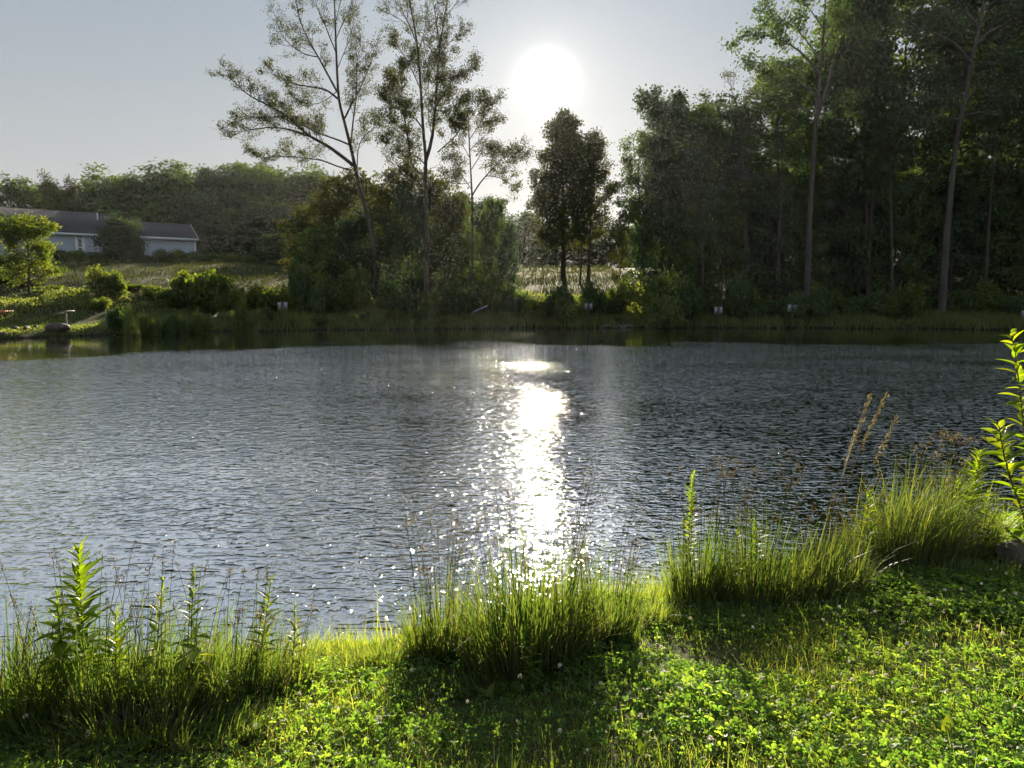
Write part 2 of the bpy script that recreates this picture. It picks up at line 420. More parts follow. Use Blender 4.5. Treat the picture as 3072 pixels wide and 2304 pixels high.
# ------------------------------------------------------------------ water
m, nt, nd, lk, out = new_mat('water'); M['water'] = m
grp = bpy.data.node_groups.new('ripple_height', 'ShaderNodeTree')
grp.interface.new_socket('Vector', in_out='INPUT', socket_type='NodeSocketVector')
grp.interface.new_socket('Height', in_out='OUTPUT', socket_type='NodeSocketFloat')
gi = grp.nodes.new('NodeGroupInput'); go = grp.nodes.new('NodeGroupOutput')
RIPPLES = [  # rotation deg, wavelength across, wavelength along, height
    (6.0, 0.085, 0.125, 0.0036, 1.0), (-14.0, 0.055, 0.065, 0.0018, 1.0), (16.0, 0.22, 0.26, 0.0062, 1.0), (9.0, 0.12, 0.40, 0.0054, 9.0), (-9.0, 0.07, 0.19, 0.0030, 9.0), (50.0, 0.085, 0.085, 0.0056, 9.0)]
acc = None
for rot, la, lb, amp, det in RIPPLES:
    mp = grp.nodes.new('ShaderNodeMapping'); mp.inputs['Rotation'].default_value = (0, 0, R(rot)); mp.inputs['Scale'].default_value = (1 / lb, 1 / la, 1)
    # a slow warp keeps the crests from running in parallel lines
    nz = grp.nodes.new('ShaderNodeTexNoise'); nz.noise_dimensions = '2D'; nz.inputs['Scale'].default_value = 1.0; nz.inputs['Detail'].default_value = min(det, 1.0); nz.inputs['Roughness'].default_value = 0.45; nz.inputs['Distortion'].default_value = 0.35
    mu = grp.nodes.new('ShaderNodeMath'); mu.operation = 'MULTIPLY'; mu.inputs[1].default_value = amp * 2
    grp.links.new(gi.outputs[0], mp.inputs['Vector']); grp.links.new(mp.outputs[0], nz.inputs['Vector']); grp.links.new(nz.outputs['Fac'], mu.inputs[0])
    if det == 1.0:                      # flat troughs, steep crests
        pw = grp.nodes.new('ShaderNodeMath'); pw.operation = 'POWER'; pw.inputs[1].default_value = 2.2
        grp.links.new(nz.outputs['Fac'], pw.inputs[0]); grp.links.new(pw.outputs[0], mu.inputs[0])
    if det == 9.0:                      # sparse steep wavelets
        sm = grp.nodes.new('ShaderNodeMapRange'); sm.interpolation_type = 'SMOOTHSTEP'; sm.inputs['From Min'].default_value = 0.59; sm.inputs['From Max'].default_value = 0.78
        grp.links.new(nz.outputs['Fac'], sm.inputs['Value']); grp.links.new(sm.outputs[0], mu.inputs[0])
    if acc is None: acc = mu.outputs[0]
    else:
        ad = grp.nodes.new('ShaderNodeMath'); ad.operation = 'ADD'
        grp.links.new(acc, ad.inputs[0]); grp.links.new(mu.outputs[0], ad.inputs[1]); acc = ad.outputs[0]
grp.links.new(acc, go.inputs[0])
tcn = nd.new('ShaderNodeTexCoord')
EPS = 0.006
def ripple(dx, dy):
    v = nd.new('ShaderNodeVectorMath'); v.operation = 'ADD'; v.inputs[1].default_value = (dx, dy, 0)
    lk.new(tcn.outputs['Object'], v.inputs[0])
    q = nd.new('ShaderNodeGroup'); q.node_tree = grp
    lk.new(v.outputs[0], q.inputs[0]); return q.outputs[0]
h0, hx, hy = ripple(0, 0), ripple(EPS, 0), ripple(0, EPS)
# wind: open water is ruffled, the lee of the far bank lies calm
sx = nd.new('ShaderNodeSeparateXYZ'); lk.new(tcn.outputs['Object'], sx.inputs[0])
wv = nd.new('ShaderNodeTexNoise'); wv.noise_dimensions = '2D'; wv.inputs['Scale'].default_value = 0.16; wv.inputs['Detail'].default_value = 3.0
lk.new(tcn.outputs['Object'], wv.inputs['Vector'])
edge = nd.new('ShaderNodeMath'); edge.operation = 'MULTIPLY_ADD'; edge.inputs[1].default_value = 14.0; lk.new(wv.outputs['Fac'], edge.inputs[0]); 
# distance to the calm zone: y + 0.35*max(0,-x-6)
xm = nd.new('ShaderNodeMath'); xm.operation = 'MULTIPLY_ADD'; xm.inputs[1].default_value = -1.0; xm.inputs[2].default_value = -7.0; lk.new(sx.outputs['X'], xm.inputs[0])
xq = nd.new('ShaderNodeMath'); xq.operation = 'MAXIMUM'; xq.inputs[1].default_value = 0.0; lk.new(xm.outputs[0], xq.inputs[0])
xs_ = nd.new('ShaderNodeMath'); xs_.operation = 'MULTIPLY_ADD'; xs_.inputs[1].default_value = 0.9; lk.new(xq.outputs[0], xs_.inputs[0]); lk.new(sx.outputs['Y'], xs_.inputs[2])
lk.new(xs_.outputs[0], edge.inputs[2])
mr = nd.new('ShaderNodeMapRange'); mr.interpolation_type = 'SMOOTHSTEP'
mr.inputs['From Min'].default_value = 40.5; mr.inputs['From Max'].default_value = 44.5; mr.inputs['To Min'].default_value = 1.0; mr.inputs['To Max'].default_value = 0.06
lk.new(edge.outputs[0], mr.inputs['Value'])
wv2 = nd.new('ShaderNodeTexNoise'); wv2.noise_dimensions = '2D'; wv2.inputs['Scale'].default_value = 0.35; wv2.inputs['Detail'].default_value = 3.0
gm_ = nd.new('ShaderNodeMapping'); gm_.inputs['Scale'].default_value = (0.45, 1.4, 1); gm_.inputs['Rotation'].default_value = (0, 0, R(8)); lk.new(tcn.outputs['Object'], gm_.inputs['Vector']); lk.new(gm_.outputs[0], wv2.inputs['Vector'])
gust = nd.new('ShaderNodeMapRange'); gust.inputs['From Min'].default_value = 0.3; gust.inputs['From Max'].default_value = 0.7; gust.inputs['To Min'].default_value = 0.6; gust.inputs['To Max'].default_value = 1.35
lk.new(wv2.outputs['Fac'], gust.inputs['Value'])
lee = nd.new('ShaderNodeMapRange'); lee.inputs['From Min'].default_value = 9.0; lee.inputs['From Max'].default_value = 30.0; lee.inputs['To Min'].default_value = 0.72; lee.inputs['To Max'].default_value = 1.25
lk.new(sx.outputs['Y'], lee.inputs['Value'])
amp0 = nd.new('ShaderNodeMath'); amp0.operation = 'MULTIPLY'; lk.new(mr.outputs[0], amp0.inputs[0]); lk.new(gust.outputs[0], amp0.inputs[1])
ampn = nd.new('ShaderNodeMath'); ampn.operation = 'MULTIPLY'; lk.new(amp0.outputs[0], ampn.inputs[0]); lk.new(lee.outputs[0], ampn.inputs[1])
def slope(h1):
    d = nd.new('ShaderNodeMath'); d.operation = 'SUBTRACT'; lk.new(h0, d.inputs[0]); lk.new(h1, d.inputs[1])
    q = nd.new('ShaderNodeMath'); q.operation = 'DIVIDE'; q.inputs[1].default_value = EPS; lk.new(d.outputs[0], q.inputs[0])
    a = nd.new('ShaderNodeMath'); a.operation = 'MULTIPLY'; lk.new(q.outputs[0], a.inputs[0]); lk.new(ampn.outputs[0], a.inputs[1])
    return a.outputs[0]
cx = nd.new('ShaderNodeCombineXYZ'); lk.new(slope(hx), cx.inputs['X']); lk.new(slope(hy), cx.inputs['Y']); cx.inputs['Z'].default_value = 1.0
nn = nd.new('ShaderNodeVectorMath'); nn.operation = 'NORMALIZE'; lk.new(cx.outputs[0], nn.inputs[0])
fr_ = nd.new('ShaderNodeFresnel'); fr_.inputs['IOR'].default_value = 2.0; lk.new(nn.outputs[0], fr_.inputs['Normal'])
fm = nd.new('ShaderNodeMapRange'); fm.inputs['From Min'].default_value = 0.115; fm.inputs['From Max'].default_value = 0.195; fm.inputs['To Min'].default_value = 0.45; fm.inputs['To Max'].default_value = 1.0
lk.new(fr_.outputs[0], fm.inputs['Value'])
bd_ = nd.new('ShaderNodeBsdfDiffuse'); bd_.inputs['Color'].default_value = (0.020, 0.020, 0.022, 1)
gl_ = nd.new('ShaderNodeBsdfGlossy'); gl_.inputs['Roughness'].default_value = 0.03; gl_.inputs['Color'].default_value = (0.96, 0.97, 1.0, 1)
lk.new(nn.outputs[0], gl_.inputs['Normal'])
ms_ = nd.new('ShaderNodeMixShader'); lk.new(fm.outputs[0], ms_.inputs['Fac']); lk.new(bd_.outputs[0], ms_.inputs[1]); lk.new(gl_.outputs[0], ms_.inputs[2])
lk.new(ms_.outputs[0], out.inputs['Surface'])
g = Geo(); g.add([(-110, 1, 0), (110, 1, 0), (110, 72, 0), (-110, 72, 0)], [(0, 1, 2, 3)])
tag(g.build('water', M['water']), kind='structure')
# ------------------------------------------------------------------ tree builder
def arc(p0, d, length, n, up, rng, wob=0.06):
    """a branch: starts along d, bends upward by 'up', wobbles"""
    p = np.array(p0, dtype=float); d = np.array(d, dtype=float); d /= np.linalg.norm(d) + 1e-9
    pts = [p.copy()]; st = length / n
    for i in range(n):
        d = d + np.array([0, 0, up / n]) + rng.normal(size=3) * wob
        d /= np.linalg.norm(d)
        p = p + d * st
        pts.append(p.copy())
    return np.array(pts)
def along(pts, f):
    seg = np.linalg.norm(np.diff(pts, axis=0), axis=1); cum = np.concatenate([[0], np.cumsum(seg)])
    s = f * cum[-1]
    i = min(len(seg) - 1, int(np.searchsorted(cum, s, side='right') - 1))
    a = (s - cum[i]) / (seg[i] + 1e-9)
    return pts[i] * (1 - a) + pts[i + 1] * a, (pts[i + 1] - pts[i]) / (seg[i] + 1e-9), cum[-1]

def sprout(limb, r_limb, rng, wood, clumps, density=1.0, sub_len=1.6, up=0.5, twig=3, start=0.2, leafy=1.0, flat=1.0, minr=0.010, spread=0.9):
    """side branches and twigs along one limb; fills wood and leaf clump centres"""
    _, _, L = along(limb, 0.5)
    n = max(2, int(L * 1.5 * density))
    for k in range(n):
        f = start + (1 - start) * (k + rng.uniform(0.1, 0.9)) / n
        p, tg, _ = along(limb, f)
        side = rng.normal(size=3); side[2] *= 0.6; side -= tg * side.dot(tg); side /= np.linalg.norm(side) + 1e-9
        d = tg * 0.75 + side * spread * rng.uniform(0.7, 1.2) + np.array([0, 0, 0.25])
        l = sub_len * rng.uniform(0.55, 1.25) * (1.15 - 0.55 * f)
        sub = arc(p, d, l, 4, up * rng.uniform(0.2, 1.2), rng, 0.10)
        wood.tube(sub, np.linspace(max(minr, r_limb * 0.30 * (1.1 - 0.6 * f)), minr * 0.7, 5), 3, cap=False)
        ends = [sub[-1], sub[3]]
        for t in range(twig):
            q, tq, _ = along(sub, rng.uniform(0.3, 0.95))
            sd = rng.normal(size=3); sd[2] = sd[2] * 0.6 + 0.2
            tw = arc(q, tq * 0.7 + sd / np.linalg.norm(sd) * 0.8, l * rng.uniform(0.3, 0.6), 2, up * 0.6, rng, 0.10)
            wood.tube(tw, [minr * 0.8, minr * 0.65, minr * 0.5], 3, cap=False)
            ends += [tw[-1], tw[1]]
        lf = leafy(p) if callable(leafy) else leafy
        for e in ends:
            if rng.uniform() < lf: clumps.append(e)
    lf = leafy(limb[-1]) if callable(leafy) else leafy
    if rng.uniform() < lf: clumps.append(limb[-1])

def leaf_cloud(geo, clumps, rng, n_total, sigma, leaf_l, leaf_w, flat=0.8, even=False):
    if not clumps: return
    c = np.array(clumps); per = max(1.0, n_total / len(c))
    wgt = rng.gamma(1.6, 0.62, len(c)) if even else rng.gamma(0.7, 1.4, len(c)); cnt = (wgt * per + rng.uniform(0, 1, len(c))).astype(int)
    cen = np.repeat(c, cnt, axis=0)
    off = rng.normal(size=cen.shape) * sigma; off[:, 2] *= flat
    tone = np.repeat(rng.uniform(0, 1, len(c)), cnt)                # leaves of one twig share a hue
    geo.leaves(cen + off, leaf_l, leaf_w, rng, rnd=np.clip(tone * 0.6 + rng.uniform(0, 0.4, len(cen)), 0, 1))

def prof_dome(t): return np.sqrt(np.clip(1 - (2 * t - 0.85) ** 2 / 1.4, 0.04, 1))
def prof_cone(t): return np.clip(1.02 - t, 0.05, 1) ** 0.75 * (0.55 + 0.45 * min(1, t * 5))
def prof_tall(t): return np.clip(np.sin(np.pi * (0.12 + 0.84 * t)), 0.08, 1)
def prof_skirt(t): return np.clip(1.0 - 0.75 * t ** 2.2, 0.1, 1)

def auto_limbs(trunk, rng, n, f0, f1, reach, prof, elev=(0.25, 1.1), up=0.35, r=0.07):
    out = []
    for k in range(n):
        t = (k + rng.uniform(0, 1)) / n
        f = f0 + (f1 - f0) * t
        p, tg, _ = along(trunk, f)
        az = k * 2.39996 + rng.uniform(-0.5, 0.5)
        rr = reach * float(prof(t)) * rng.uniform(0.65, 1.2)
        el = elev[0] + (elev[1] - elev[0]) * t + rng.uniform(-0.15, 0.2)
        d = np.array([math.cos(az) * math.cos(el), math.sin(az) * math.cos(el), math.sin(el)])
        l = max(0.5, rr / max(0.35, math.cos(el)) * 0.92)
        out.append((arc(p, d, l, 5, up, rng, 0.07), max(0.018, r * (0.35 + 0.65 * rr / reach) * (1.05 - 0.6 * t))))
    return out

def make_tree(name, label, trunk, r0, r1, seed, limbs=(), auto=None, leaf_n=6000, sigma=0.30, leaf=(0.17, 0.11), mat='tree_leaf', bark='bark',
              sub_len=1.5, density=1.0, twig=3, leafy=1.0, start=0.2, group=None, cat='tree', base=None, minr=0.010, sides=9, up=0.5, split_limbs=False, spread=0.9):
    """one tree: Empty at the base > trunk, limb..., crown"""
    rng = np.random.default_rng(seed)
    trunk = np.asarray(trunk, dtype=float)
    base = trunk[0] if base is None else base
    root = empty(name, base, 0, label, cat, group)
    tw = Geo(); clumps = []
    n = len(trunk)
    tf = np.linspace(0, 1, 4 * n)
    tp = np.array([along(trunk, f)[0] for f in tf])
    tp[1:-1] = (tp[:-2] + 2 * tp[1:-1] + tp[2:]) / 4
    rr = r0 + (r1 - r0) * tf ** 0.85
    rr[0] *= 1.35; rr[1] *= 1.1
    tw.tube(tp - base, rr, sides)
    allimbs = [(np.asarray(l, dtype=float), r, kw) for (l, r, kw) in limbs]
    if auto: allimbs += [(l, r, {}) for l, r in auto_limbs(trunk, rng, **auto)]
    wood = Geo()
    for l, r, kw in allimbs:
        lg = Geo() if split_limbs and len(kw) >= 0 and r > 0.033 else wood
        k = len(l)
        fine = np.array([along(l, f)[0] for f in np.linspace(0, 1, 2 * k)])
        fine[1:-1] = (fine[:-2] + 2 * fine[1:-1] + fine[2:]) / 4
        lg.tube(fine - base, np.linspace(r, max(minr, r * 0.12), len(fine)), 6 if r > 0.05 else 4, cap=False)
        sub = Geo()
        p = dict(density=density, sub_len=sub_len, twig=twig, leafy=leafy, start=start, minr=minr, up=up, spread=spread); p.update(kw)
        cl0 = []
        sprout(l, r, rng, sub, cl0, **p)
        clumps += [c - base for c in cl0]
        for v_, l_, t_, r_ in zip(sub.v, sub.loops, sub.tot, sub.rnd): pass
        # shift into the tree's own frame
        off = 0
        if sub.nv:
            vv = np.concatenate(sub.v) - base
            lg.v.append(vv.astype(np.float32)); lg.loops.append(np.concatenate(sub.loops) + lg.nv); lg.tot.append(np.concatenate(sub.tot)); lg.rnd.append(np.concatenate(sub.rnd)); lg.nv += len(vv)
        if lg is not wood: lg.build('limb', M[bark], root, True)
    tw.build('trunk', M[bark], root, True)
    if wood.nv: tag(wood.build('branches', M[bark], root, True), kind='stuff')
    lv = Geo()
    leaf_cloud(lv, clumps, rng, leaf_n, sigma, leaf[0], leaf[1], even=split_limbs)
    if lv.nv: lv.build('crown', M[mat], root)
    return root

def px_line(pts, Y, dy=0.0, seed=0):
    """pixels of the photograph to points of a limb; the limb also leaves the plane of the trunk by dy metres"""
    n = len(pts); rg = np.random.default_rng(seed)
    return np.array([at_y(p[0], p[1], Y + dy * (i / max(1, n - 1)) + (rg.normal() * 0.12 if i else 0)) for i, p in enumerate(pts)])
def ground_at(px, Y):
    x = at_y(px, 300, Y)[0]
    return np.array([x, Y, gz(x, Y)])

# ---- prototypes of wood trees (copied, each copy a tree of its own)
def wood_proto(seed, H, reach, f0, prof, n, leaf_n, mat='tree_leaf', leaf=(0.34, 0.23), sigma=0.42, elev=(0.1, 1.1), sub_len=1.8, r=0.17, bark='bark', bare=None, density=0.8):
    rg = np.random.default_rng(seed)
    tr = arc((0, 0, -0.3), (rg.normal() * 0.04, rg.normal() * 0.04, 1), H * 0.97 + 0.3, 6, 0.1, rg, 0.03)
    t = make_tree('broadleaf_tree', 'x', tr, r, 0.03, seed, auto=dict(n=n, f0=f0, f1=0.97, reach=reach, prof=prof, elev=elev, r=0.08), leaf_n=leaf_n, sigma=sigma, leaf=leaf, mat=mat, bark=bark, sub_len=sub_len, density=density, twig=2, base=np.zeros(3), minr=0.014, sides=7)
    co = np.empty(len(t.children[-1].data.vertices) * 3, dtype=np.float32)
    crown = [ch for ch in t.children if ch.name.startswith('crown')][0]
    co = np.empty(len(crown.data.vertices) * 3, dtype=np.float32); crown.data.vertices.foreach_get('co', co); co = co.reshape(-1, 3)
    return t, float(np.percentile(co[:, 2], 99.6)), float(np.percentile(np.hypot(co[:, 0], co[:, 1]), 94))
PROTO = {
    'round': wood_proto(11, 12.0, 4.2, 0.22, prof_dome, 30, 9500, 'tree_leaf'),
    'skirt': wood_proto(12, 11.0, 3.6, 0.06, prof_skirt, 34, 10500, 'dark_leaf', elev=(0.0, 1.2)),
    'skirt2': wood_proto(13, 11.0, 3.8, 0.05, prof_skirt, 34, 10500, 'tree_leaf', elev=(0.0, 1.2)),
    'tall': wood_proto(14, 20.0, 4.2, 0.34, prof_tall, 36, 9500, 'dark_leaf', elev=(0.15, 1.1), r=0.22),
    'tall2': wood_proto(15, 20.0, 3.8, 0.28, prof_tall, 36, 9500, 'tree_leaf', elev=(0.1, 1.0), r=0.20),
    'warm': wood_proto(16, 12.0, 3.8, 0.15, prof_dome, 30, 9000, 'warm_leaf', elev=(0.05, 1.1)),
    'thin': wood_proto(17, 12.0, 2.6, 0.25, prof_tall, 22, 2600, 'warm_leaf', r=0.10, density=0.7),
    'cone': wood_proto(18, 12.0, 3.0, 0.08, prof_cone, 36, 9000, 'dark_leaf', elev=(0.0, 0.8)),
}
_used = set()
_rg = random.Random(5)
def place(kind, px, Yd, top, width, label, group=None, name=None, rz=None, sink=0.0, cat='tree'):
    proto, H, reach = PROTO[kind]
    b = ground_at(px, Yd)
    zt = at_y(px, top, Yd)[2]
    h = max(1.5, zt - b[2])
    o = proto if kind not in _used else copy_tree(proto)
    _used.add(kind)
    w = width / F * Yd * 0.5
    o.location = (b[0], b[1], b[2] - sink)
    o.scale = (w / reach, w / reach, h / H)
    o.rotation_euler = (0, 0, _rg.uniform(0, 6.28) if rz is None else rz)
    o['label'] = label; o['category'] = cat
    if group: o['group'] = group
    elif 'group' in o: del o['group']
    if name: o.name = name
    return o

# ---- the tree line behind the house and the field
HILL = 'trees of the dark tree line on the hill'
HL = 'leafy tree in the dark tree line along the hill behind the field'
hill = [('round', -40, 186, 75), ('skirt2', -8, 190, 60), ('round', 24, 180, 62), ('skirt', 50, 190, 50), ('skirt2', 82, 192, 56), ('skirt', 104, 182, 52),
        ('round', 128, 171, 72), ('skirt', 152, 181, 58), ('skirt2', 172, 178, 60), ('round', 196, 167, 74), ('skirt', 218, 170, 56), ('skirt2', 240, 165, 70),
        ('skirt', 262, 168, 60), ('round', 286, 166, 76), ('skirt', 312, 172, 66), ('skirt2', 342, 176, 70), ('skirt', 372, 186, 66), ('warm', 402, 192, 66),
        ('skirt2', 432, 196, 60), ('warm', 462, 204, 56), ('skirt', 486, 214, 44), ('warm', 508, 219, 40), ('skirt2', 530, 214, 44), ('warm', 552, 220, 44),
        ('skirt', 578, 222, 44), ('warm', 604, 214, 48), ('skirt2', 634, 206, 56), ('skirt', 666, 196, 64), ('warm', 704, 190, 70)]
for i, (k, px, top, w) in enumerate(hill):
    place(k, px, 138 + (i * 7) % 13, top, w * 1.12, HL, HILL)
place('thin', 52, 112, 172, 26, 'thin half-bare tree rising above the roof of the long house', name='half_bare_tree')
place('thin', 78, 116, 178, 30, 'sparse twiggy tree behind the roof, right of the half-bare one', name='twiggy_tree')
# second row: the wood's shaded floor in front of it
LOW = 'understorey trees at the foot of the hill wood'
for i, px in enumerate(range(200, 500, 24)):
    place(['skirt', 'skirt2', 'cone', 'skirt'][i % 4], px + (i * 37) % 11, 108 + (i * 5) % 9, 196 + (i * 13) % 14, 48, 'low dark tree at the foot of the hill wood behind the field', LOW)
for i, px in enumerate(range(498, 720, 22)):
    place(['skirt', 'warm', 'skirt2'][i % 3], px, 130 + (i * 5) % 9, 236 + (i * 7) % 10, 34, 'low hazy tree at the back of the field in the gap', 'low trees behind the sunlit field')

# ---- the dense wood on the right bank
WOOD = 'trees of the dense wood on the right bank'
WL = 'tall dark tree standing inside the dense wood on the right bank'
wood = [('tall2', 690, 70, 118, 90), ('tall', 742, 72, 92, 92), ('tall2', 772, 66, 60, 84), ('tall', 800, 74, 66, 104), ('tall2', 838, 68, -4, 96), ('tall', 872, 62, -40, 108), ('tall2', 905, 70, -30, 112),
        ('tall', 934, 64, -66, 118), ('tall2', 1000, 66, -70, 124), ('tall', 1036, 61, -80, 130), ('tall2', 1080, 66, -80, 130), ('tall', 975, 76, -30, 130), ('tall', 1020, 80, -20, 130), ('tall2', 1130, 64, -70, 140), ('tall', 1200, 62, -70, 150)]
for k, px, Yd, top, w in wood:
    place(k, px, Yd, top, w, WL, WOOD)
WU = 'understorey trees of the right bank wood'
for i, px in enumerate(range(664, 1250, 23)):
    place(['skirt', 'cone', 'skirt2', 'skirt'][i % 4], px + (i * 29) % 13, 63 + (i * 7) % 14, 165 + (i * 17) % 40, 62, 'low shaded tree filling the dark right bank wood under the tall trunks', WU)
for i, px in enumerate(range(700, 1300, 34)):
    place(['tall', 'skirt', 'tall2', 'skirt'][i % 4], px, 92 + (i * 7) % 14, 120 + (i * 23) % 50, 92, 'far tree deep inside the right bank wood', 'far trees deep in the right bank wood')

# ---- the group left of the sun: three tall half-bare trees traced limb by limb
YA = 60.0
tA = px_line([(377, 300), (376, 275), (373, 239), (366, 210), (358, 180), (351, 148), (345, 124), (339, 102), (337, 72), (336, 45), (335, 15), (333, -30)], YA)
tA[0] = ground_at(378, YA) - [0, 0, 0.2]
def leafA(p):
    # the crown is bare towards the top, leafy on the low left limbs
    return float(np.clip(1.0 - max(0, p[2] - 19.0) / 9.0, 0.10, 0.95))
def LA(pts, r, dy, seed, **kw): return (px_line(pts, YA, dy, seed), r * 0.66, kw)
limbsA = [
    LA([(354, 166), (348, 161), (336, 152), (328, 146), (311, 137), (302, 130), (290, 118), (278, 110), (266, 104), (253, 98), (242, 90), (230, 77), (220, 74)], 0.24, -2.0, 1),
    LA([(311, 137), (298, 132), (284, 128), (268, 127), (245, 131), (226, 132)], 0.13, -3.5, 2),
    LA([(290, 118), (276, 117), (260, 117), (244, 118), (232, 124)], 0.09, -1.0, 3),
    LA([(350, 145), (336, 139), (320, 134), (300, 124), (286, 112), (276, 98)], 0.13, 2.2, 4),
    LA([(338, 99), (328, 90), (314, 87), (296, 85), (281, 78), (268, 72)], 0.13, -1.8, 5),
    LA([(338, 93), (328, 75), (320, 60), (311, 44), (302, 28), (296, 3), (292, -14)], 0.14, 1.5, 6),
    LA([(318, 57), (305, 55), (290, 45), (281, 35), (274, 12)], 0.08, 2.6, 7),
    LA([(336, 52), (330, 38), (324, 22), (317, 8), (312, -12)], 0.09, -1.6, 8),
    LA([(345, 118), (351, 105), (357, 96), (366, 75), (373, 57), (376, 44)], 0.12, 1.8, 9),
    LA([(351, 143), (354, 113), (357, 97), (356, 75), (357, 57), (361, 44)], 0.12, -1.5, 10),
    LA([(357, 172), (358, 145), (364, 136), (374, 128), (382, 122)], 0.09, -2.0, 11),
    LA([(352, 170), (340, 168), (323, 160), (305, 158), (290, 156), (262, 158), (246, 152)], 0.10, -3.0, 12),
    LA([(336, 40), (342, 24), (350, 10), (356, -10)], 0.07, 1.0, 13),
    LA([(337, 70), (345, 50), (352, 36), (354, 14)], 0.07, -1.4, 14),
    LA([(336, 20), (340, 5), (345, -18)], 0.05, 0.6, 15),
    LA([(336, 92), (322, 104), (306, 104), (296, 100)], 0.07, 2.6, 16)]
make_tree('leaning_maple', 'tall half-bare tree with a long leafy limb reaching left over the pond bank', tA, 0.25, 0.04, 21, limbsA, leaf_n=25000, sigma=0.17, leaf=(0.125, 0.085), mat='warm_leaf', sub_len=1.5, density=2.1, twig=5, leafy=leafA, start=0.22, minr=0.014, split_limbs=True)

YB = 56.0
tB = px_line([(427, 320), (427, 300), (426, 260), (426, 215), (425, 178), (426, 158), (423, 128), (421, 90), (418, 50), (415, 30), (411, 9), (405, -30)], YB)
tB[0] = ground_at(427, YB) - [0, 0, 0.2]
def leafB(p): return float(np.clip(1.0 - max(0, p[2] - 17.5) / 6.0, 0.06, 0.95))
def LB(pts, r, dy, seed, **kw): return (px_line(pts, YB, dy, seed), r * 0.66, kw)
limbsB = [
    LB([(426, 160), (432, 143), (436, 105), (437, 75), (440, 45), (444, 20), (448, -4), (450, -30)], 0.22, 1.2, 1),
    LB([(440, 46), (437, 28), (435, 12), (431, -10)], 0.08, -0.8, 2),
    LB([(437, 106), (444, 93), (453, 78), (464, 72), (474, 64)], 0.09, 1.8, 3),
    LB([(438, 152), (448, 143), (459, 133), (464, 118)], 0.08, -1.6, 4),
    LB([(438, 60), (448, 44), (458, 34), (470, 30)], 0.06, 1.2, 5),
    LB([(444, 20), (454, 6), (464, -8)], 0.05, -1.0, 6),
    LB([(426, 176), (412, 172), (408, 136), (402, 105), (401, 84), (404, 62)], 0.14, -1.5, 7),
    LB([(418, 48), (411, 27), (402, 12), (397, -10)], 0.09, 1.5, 8),
    LB([(415, 32), (404, 22), (392, 14), (384, 12)], 0.05, -1.6, 9),
    LB([(421, 90), (414, 74), (406, 58), (398, 46), (388, 42)], 0.08, -2.0, 10),
    LB([(424, 130), (414, 116), (402, 110), (390, 106), (382, 98)], 0.09, 2.0, 11),
    LB([(426, 165), (414, 154), (398, 148), (384, 150)], 0.08, -2.2, 12),
    LB([(422, 100), (430, 84), (428, 66), (432, 48)], 0.07, 1.6, 13),
    LB([(408, 140), (396, 130), (386, 120)], 0.06, -1.4, 14),
    LB([(402, 108), (392, 94), (386, 78)], 0.06, 1.4, 15),
    LB([(436, 110), (446, 112), (456, 104), (466, 100)], 0.07, -2.2, 16),
    LB([(418, 52), (424, 36), (426, 20), (428, 2)], 0.06, 0.9, 17)]
make_tree('forked_tree', 'tall forked tree at the water edge with bare twigs at its top', tB, 0.22, 0.04, 22, limbsB, leaf_n=33000, sigma=0.19, leaf=(0.125, 0.085), mat='warm_leaf', sub_len=1.5, density=2.1, twig=5, leafy=leafB, start=0.12, minr=0.015, split_limbs=True)

YC = 58.0
tC = px_line([(470, 300), (472, 270), (473, 241), (472, 193), (470, 158), (469, 136), (468, 112), (468, 92)], YC)
tC[0] = ground_at(470, YC) - [0, 0, 0.2]
def LC(pts, r, dy, seed, **kw): return (px_line(pts, YC, dy, seed), r * 0.66, kw)
limbsC = [
    LC([(472, 196), (479, 184), (486, 176), (493, 168), (500, 160), (510, 154), (522, 152)], 0.10, -1.2, 1),
    LC([(486, 176), (496, 176), (508, 182), (516, 190)], 0.06, -0.8, 2),
    LC([(493, 168), (500, 162), (512, 162), (524, 160)], 0.05, 1.2, 3),
    LC([(471, 170), (480, 156), (486, 146), (496, 146)], 0.06, 1.4, 4),
    LC([(470, 158), (462, 144), (456, 132), (452, 118)], 0.06, -1.0, 5),
    LC([(469, 140), (480, 124), (488, 112), (496, 102)], 0.06, -1.4, 6),
    LC([(469, 130), (462, 116), (460, 102)], 0.05, 1.0, 7),
    LC([(469, 120), (478, 106), (484, 96)], 0.05, 1.0, 8),
    LC([(470, 150), (482, 138), (492, 130), (500, 122)], 0.05, 0.6, 9),
    LC([(472, 190), (462, 176), (456, 166), (448, 158)], 0.06, 1.4, 10),
    LC([(472, 182), (464, 184), (452, 184), (446, 176)], 0.05, -1.4, 11)]
make_tree('slender_tree', 'slender tree with a side limb spreading right below the sun', tC, 0.13, 0.03, 23, limbsC, leaf_n=15000, sigma=0.19, leaf=(0.125, 0.085), mat='warm_leaf', sub_len=1.25, density=2.2, twig=4, leafy=0.9, start=0.25, minr=0.013, split_limbs=True)

